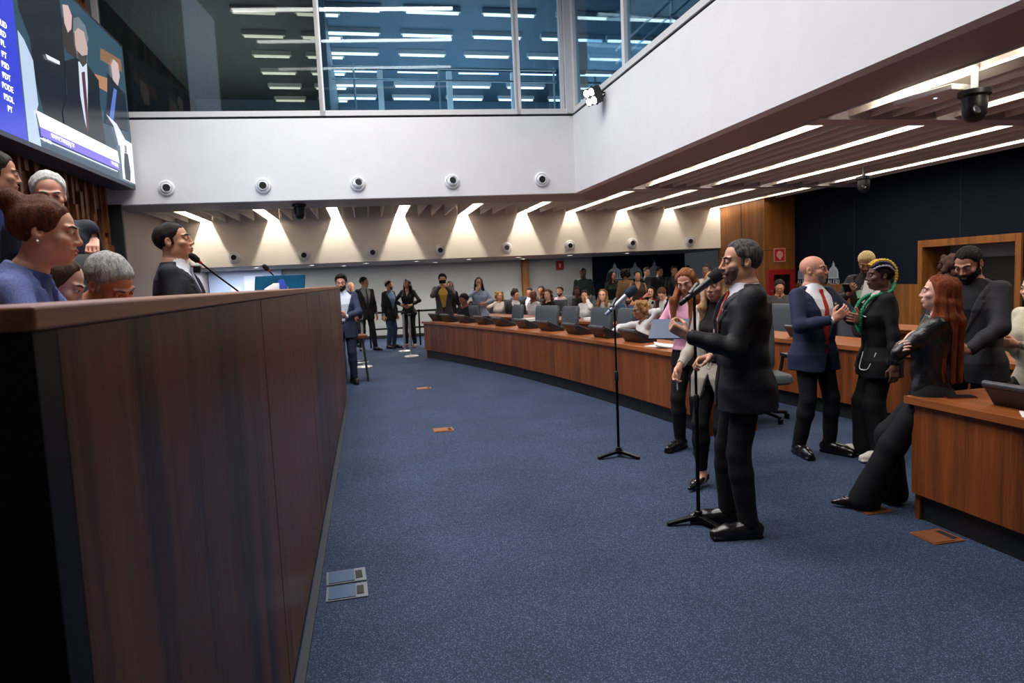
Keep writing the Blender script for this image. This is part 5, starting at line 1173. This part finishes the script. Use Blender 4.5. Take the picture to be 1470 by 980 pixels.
# --- woman on the phone on the front bench
p4=person('woman with curly bronze hair and grey sweater phoning at the front bench',(3.72,8.30,0),hd((3.72,8.3),68),1.64,'f',dict(seated=True,pelvis=(0,.14,.52),lean=14,head=(10,-6,0),handL=(-.10,.20,1.10),elbowL=(-.5,.2,-1),hkL=dict(d=(.15,.1,.95),n=(.9,-.2,.1),curl=.5,thumb=.7),handR=(.10,.64,.845),elbowR=(.8,-.2,.1),hkR=dict(d=(-.1,.9,.1),n=(0,0,-1),curl=.6,thumb=.7)),
  dict(top='sweater',topc=(196,196,194),bottomc=(30,30,34),wr=.0035,off=.014),dict(hair=(110,72,42),hair2=(184,140,90),style='curly',clen=.62,skin=(140,92,68),glasses=1,brow=(50,34,26)),.009,.0055)
held(p4,'phone','pale cased phone held to the ear of the woman at the front bench','phone',(.035,-.03,.085),(.012,.08,.15),mat('phone_case',(196,190,164),.4),rotx(rad(20)),'case',('camera_block',(-.008,-.015,.045),(.004,.03,.035),M_phone),side=-1)
# --- dais
DZ_=.70
d4=person('seated man in charcoal suit and pale tie at the dais, looking up',(-1.32,4.80,DZ_),hd((-1.2,4.8),-78),1.76,'m',dict(seated=True,pelvis=(0,0,.58),lean=1,head=(-4,9,0),handL=(-.2,.3,.74),handR=(.2,.3,.74)),
  dict(topc=(33,34,40),tie=(158,160,184),shirt=(236,238,244),bottomc=(28,28,32),vee=.14),dict(hair=(30,24,22),style='short',thick=.006,skin=(206,152,124),hairline=.082,nape=-.06,nose=1.05),.008,.0045,headat=(-1.2,4.79,1.945))
d1=person('woman with auburn bun and blue blazer leaning over the near dais end',(-1.42,2.12,DZ_),hd((-.9,2.2),-78),1.66,'f',dict(seated=True,pelvis=(0,0,.58),lean=24,head=(-2,-6,0),handL=(-.12,.50,.78),handR=(.14,.50,.78),elbowR=(.7,0,-.6),elbowL=(-.7,0,-.6)),
  dict(top='blazer',topm=STRIPE,topc=(74,92,158),shirt=(60,70,120),bottomc=(50,60,110),vee=.12,vslope=.18,wr=.003),dict(hair=(66,34,22),hair2=(118,66,40),style='bun',skin=(222,168,142),brow=(70,42,32),lips=(196,72,66),nose=1.05,open=.003,size=.9,thick=.009,buny=-.108,bunz=.108,hairline=.092),.006,.0036,headat=(-.98,2.44,1.825))
MB().lathe([(.001,-.006),(.006,0),(.001,.006)],10,c=d1.Hd(.083,-.008,-.036)).build('earring',M_steel,d1.root,True)
d2=person('young woman with long straight brown hair looking down behind the woman in blue',(-1.38,2.72,DZ_),hd((-1,2.7),-80),1.60,'f',dict(seated=True,pelvis=(0,0,.55),lean=22,head=(-4,-26,0),handL=(-.1,.46,.76),handR=(.1,.46,.76)),
  dict(top='sweater',topc=(24,24,28),bottomc=(24,24,28)),dict(hair=(52,36,26),hair2=(98,76,54),style='long',len=.42,front=.7,skin=(220,170,146)),.009,.005,headat=(-1.125,2.83,1.673))
d3=person('grey-haired man in a dark suit bowing his head low over the dais',(-1.28,3.16,DZ_),hd((-.95,2.87),-38),1.74,'m',dict(seated=True,pelvis=(0,0,.55),lean=34,head=(6,-34,8),handL=(-.15,.5,.76),handR=(.15,.5,.76)),
  dict(topc=(28,30,40),shirt=(40,44,60),bottomc=(26,26,30)),dict(hair=(128,126,124),hair2=(196,194,190),style='short',thick=.009,skin=(200,138,112),brow=(80,70,64),hairline=.074,nape=-.06),.008,.0045,headat=(-1.12,3.36,1.668))
d5=person('white-haired balding man standing behind the dais chair with a hand on its back',(-1.50,3.78,DZ_),hd((-1.4,3.6),-4),1.66,'m',dict(lean=8,head=(0,-12,0),whandL=(-1.54,4.40,1.95),elbowL=(-.3,-.4,-1),hkL=dict(d=(.1,.7,-.45),n=(0,-.5,-.85),curl=.45,thumb=.2)),
  dict(topc=(34,38,52),shirt=(220,222,228),bottomc=(28,28,32)),dict(hair=(186,186,182),hair2=(236,236,232),style='short',thick=.010,skin=(222,160,138),hairline=.118,recede=.0,nape=-.07,brow=(180,176,170)),.009,.005,headat=(-1.69,4.28,2.186))
d6=person('man in a navy suit standing at the very left edge of the photo',(-1.72,3.30,DZ_),hd((-1.5,3.3),-90),1.74,'m',dict(lean=2,head=(0,-6,0)),dict(topc=(36,52,104),shirt=(226,226,232),bottomc=(30,34,50)),dict(hair=(40,32,28),style='short',skin=(196,138,112)),.010,.006,headat=(-2.03,4.49,2.34))
dais_chair((-1.30,3.58,DZ_),rad(36),'dark leather dais chair with tall back behind the grey-haired man').scale=(1,1,.92)
dais_chair((-1.38,4.86,DZ_),rad(69),'dark leather dais chair under the man in the charcoal suit').scale=(1,1,.7)
dais_chair((-1.44,2.12,DZ_),rad(90),'dark leather dais chair under the woman in the blue blazer').scale=(1,1,.7)
dais_chair((-1.42,2.74,DZ_),rad(75),'dark leather dais chair under the young woman with long hair').scale=(1,1,.7)
# --- rear of the hall, standing
def far(label,loc,h,H,sex,pose,out,head,res=.015,hres=.0095): return person(label,(loc[0],loc[1],0),h,H,sex,pose,out,head,res,hres)
pm=far('bearded man in a navy jacket holding a phone at the far dais end',(-.41,11.5),(-.05,-1),1.80,'m',dict(head=(0,-6,0),handL=(-.06,.30,1.12),elbowL=(-.8,-.2,-.6),hkL=dict(d=(.6,.6,.2),n=(.3,-.6,.5),curl=.6),handR=(.06,.30,1.14),elbowR=(.8,-.2,-.6),hkR=dict(d=(-.6,.6,.2),n=(-.3,-.6,.5),curl=.6)),dict(topc=(46,54,78),shirt=(206,212,226),bottomc=(34,40,58),vee=-.02),dict(hair=DK,beard=(26,20,18),bthick=.008,skin=(196,142,114),thick=.016,quiff=1),.010,.007)
held(pm,'phone','dark phone in the hands of the man at the dais end','phone',(.0,.08,.02),(.15,.01,.075),M_phone,rotx(rad(-30)),extra=('screen',(0,-.006,0),(.14,.002,.068),M_lit))
far('man in black suit, grey vest and striped tie by the rear rail, looking sideways',(-.08,17.0),(.45,-.9),1.80,'m',dict(head=(30,0,0),footL=(-.16,.1,.088),footR=(.14,-.05,.088)),dict(topc=(22,22,25),shirt=(120,122,128),tie=(40,42,50),bottomc=(20,20,23),vee=.0,vslope=.24),dict(hair=DK,skin='mid',glasses=0))
far('bald man half hidden behind the man in the black suit and striped tie',(-.42,18.2),(.3,-.9),1.70,'m',{},dict(topc=(40,42,46)),dict(style='bald',hair=None,skin='mid'))
far('bearded man in black jacket and blue jeans facing the woman in black',(.50,17.25),(.75,-.65),1.70,'m',dict(head=(24,0,0)),dict(topc=(22,22,26),shirt=(80,104,130),bottomc=(40,58,84),vee=-.05,collar=True),dict(hair=DK,style='short',thick=.004,beard=(50,38,32),bthick=.003,skin='tan'))
far('woman with long black hair in a black top and trousers standing by the chrome posts',(.98,17.25),(-.35,-.93),1.72,'f',dict(head=(-10,8,0),handL=(-.12,.22,1.05),elbowL=(-.9,0,-.5),handR=(.12,.22,1.07),elbowR=(.9,0,-.5)),dict(top='blouse',topc=(24,24,27),bottomc=(20,20,22),vneck=.36,shoes='pump',shoec=(150,90,60),crop=.1),dict(hair=(20,17,18),style='long',len=.34,skin='tan'))
ph_=far('photographer in a grey blazer and yellow shirt raising a phone before his face',(1.68,15.55),(-.12,-1),1.78,'m',dict(handL=(-.06,.26,1.50),elbowL=(-.7,.1,-.8),hkL=dict(d=(.4,.3,.7),n=(.7,-.5,0),curl=.5),handR=(.06,.26,1.50),elbowR=(.7,.1,-.8),hkR=dict(d=(-.4,.3,.7),n=(-.7,-.5,0),curl=.5)),dict(topc=(72,68,70),shirt=(196,152,66),bottomc=(60,30,34),vee=-.06,vslope=.22,collar=False),dict(hair=DK,skin='tan',thick=.016,quiff=1),.012,.008)
held(ph_,'phone','black phone held up by the photographer in the grey blazer','phone',(-.06,.08,.10),(.15,.012,.08),M_phone,None,extra=('camera_bump',(.05,.007,.02),(.025,.004,.025),M_vdark))
far('person in black standing just behind the photographer',(2.05,17.3),(-.2,-1),1.62,'f',{},dict(top='blouse',topc=(22,22,26)),dict(hair=(66,40,26),style='long',len=.25,skin='tan'))
far('woman in a pale blue shirt covering her eyes with her hand behind the benches',(2.45,15.2),(-.15,-1),1.68,'f',dict(head=(0,-4,0),handR=(.06,.20,1.36),elbowR=(.9,.3,-.6),hkR=dict(d=(-.55,.0,.75),n=(.0,-1,0),curl=.15),handL=(-.10,.26,1.08),elbowL=(-.9,0,-.5)),dict(top='shirt',topc=(150,164,186),collar=1,bottomc=(30,34,44),off=.02),dict(hair=(30,20,18),style='long',len=.36,skin='tan'),.012,.008)
far('tall man in a dark green shirt standing against the rear white wall',(5.48,17.0),(-.2,-1),1.80,'m',{},dict(top='shirt',topc=(40,52,54),collar=1),dict(hair=(22,18,18),skin=(88,62,50),thick=.005))
far('woman with long black hair in a dark green jacket standing at the rear',(6.06,16.5),(.35,-.9),1.68,'f',dict(head=(20,0,0)),dict(top='blouse',topc=(30,44,38)),dict(hair=(18,15,16),style='long',len=.34,skin='mid'))
far('person with curly black hair in a tan coat, seen from behind at the rear',(6.22,15.9),(.1,1),1.72,'f',{},dict(top='blouse',topc=(138,106,74),bottomc=(110,86,62),off=.02),dict(hair=(18,15,14),style='curly',clen=.7,skin='mid'))
far('woman in a brown sleeveless top with bare arms standing at the rear',(5.99,14.6),(-.25,-1),1.66,'f',dict(handL=(-.26,.05,.9)),dict(top='blouse',topc=(70,54,44),sleeve='none',vneck=.34),dict(hair=(24,18,16),style='pulled',skin='tan'))
for k,(x,y,hx,sx,lab,hc_) in enumerate([(7.25,17.0,-.2,'m','leftmost man in a black suit of the group before the dark rear wall',(60,46,34)),(7.72,17.3,.3,'m','man in a dark suit with a badge in the middle of the rear wall group',DK),(8.0,16.95,-.4,'m','man in a black suit facing left in the rear wall group',(50,36,28)),(8.6,17.4,-.5,'m','rightmost man in a dark suit of the rear wall group',DK)]):
    far(lab,(x,y),(hx,-1),1.74,sx,{},dict(topc=(21,22,27),shirt=(60,62,72),bottomc=(19,19,22)),dict(hair=hc_,skin=['light','mid','tan','mid'][k]))
far('young man in a white collared top standing far back behind the blonde woman',(6.32,12.0),(-.5,-.86),1.72,'m',dict(head=(-14,0,0)),dict(top='shirt',topc=(196,186,172),collar=1),dict(hair=DK,style='short',thick=.006,skin=(120,80,60)),.012,.008)
# --- rear of the hall, seated
def seat(label,r,t,H,sex,out,head,pose=None,turn=0,res=.015,hres=.0095):
    x,y=ap(r,t); a=rad(t+180+turn); ps=dict(seated=True,pelvis=(0,.03,.55),lean=4,head=(38,0,0)); ps.update(pose or {})
    return person(label,(x,y,0),(math.cos(a),math.sin(a)),H,sex,ps,out,head,res,hres)
R2=35.03+.97; R3=36.70+.97
seat('man in black sitting low at the far end of the front bench below the photographer',R0+.95,20.3,1.68,'m',dict(top='shirt',topc=(20,20,23)),dict(hair=DK,skin='brown',thick=.02),dict(head=(0,-12,0)),20)
seat('bald man in black resting his chin on his hand behind the woman in pale blue',R2,24.0,1.72,'m',dict(top='shirt',topc=(24,24,28)),dict(style='bald',hair=None,skin='brown'),dict(handR=(.05,.26,1.0),elbowR=(.7,.4,-.8)))
seat('woman with curly blonde hair in a white t-shirt raising a hand, seated',R2,22.4,1.66,'f',dict(top='tee',topc=(214,210,204),sleeve='short'),dict(hair=(132,96,56),hair2=(206,172,116),style='curly',clen=.95,skin='light'),dict(handR=(.22,.30,1.12),elbowR=(.6,.3,-.9),hkR=dict(d=(.1,.3,.9),n=(0,1,0),curl=.2)),30,.012,.008)
seat('dark-haired man in a grey suit turned towards the curly blonde woman',R2,21.4,1.70,'m',dict(topc=(58,56,58)),dict(hair=(44,32,28),skin='light',thick=.016),None,65,.012,.008)
seat('man with dark skin behind the curly blonde woman, in blue',R3,24.9,1.72,'m',dict(top='shirt',topc=(60,74,100)),dict(hair=DK,skin='brown'))
seat('man in a dark jacket with a dark fringe in the third row',R3,23.9,1.70,'m',dict(topc=(32,32,36)),dict(hair=DK,skin='mid',thick=.015))
seat('man in a dark shirt highest in the rear row before the white wall',R3,23.1,1.80,'m',dict(top='shirt',topc=(44,44,42)),dict(hair=DK,skin='mid'))
seat('bald man in a white shirt beside the curly auburn woman',R2,20.0,1.70,'m',dict(top='shirt',topc=(206,204,204)),dict(style='bald',hair=None,skin='brown'))
seat('woman with wavy auburn hair in black looking at the speaker from the second row',R2,19.1,1.72,'f',dict(top='blouse',topc=(20,20,23)),dict(hair=(74,40,28),hair2=(116,66,44),style='curly',clen=1.15,skin='light'),None,8,.012,.008)
seat('bearded man in a pale pink shirt in the rear row by the wood post',R3,21.9,1.74,'m',dict(top='shirt',topc=(222,196,204),collar=1),dict(hair=(60,34,24),beard=(60,34,24),bthick=.005,skin='light'))
seat('man in black with dark skin below the tall man in green',R3,20.8,1.70,'m',dict(top='shirt',topc=(20,20,24)),dict(hair=(16,14,14),skin='dark'))
seat('woman in white touching her ear, hair tied back, second row',R2,16.9,1.66,'f',dict(top='blouse',topc=(220,216,210)),dict(hair=DK,style='pulled',skin='tan'),dict(handL=(-.16,.16,1.12),elbowL=(-.8,.5,-.6)),10,.012,.008)
seat('woman with glasses and long light brown hair, second row',R2,15.9,1.72,'f',dict(top='blouse',topc=(150,140,130)),dict(hair=(76,50,36),hair2=(140,104,74),style='long',len=.36,front=.8,skin='light',glasses=1),None,6,.012,.008)
seat('bearded man in a blue jacket looking down, second row',R2,14.45,1.74,'m',dict(top='shirt',topc=(44,64,96),collar=1),dict(hair=DK,beard=(34,24,20),bthick=.005,skin='tan',thick=.014),dict(lean=14,head=(34,-20,0)),18,.012,.008)
seat('woman in red with a hand to her mouth in the third row',R3,16.8,1.66,'f',dict(top='blouse',topc=(120,24,28)),dict(hair=(26,18,16),style='long',len=.30,skin='light'),dict(handR=(.02,.22,1.1),elbowR=(.8,.4,-.7)),6,.012,.008)
seat('brown-haired man bowing his head in the third row behind the woman on the phone',R3,15.95,1.68,'m',dict(topc=(36,36,40)),dict(hair=(74,46,32),skin='light',thick=.014),dict(lean=18,head=(30,-34,0)),0,.012,.008)
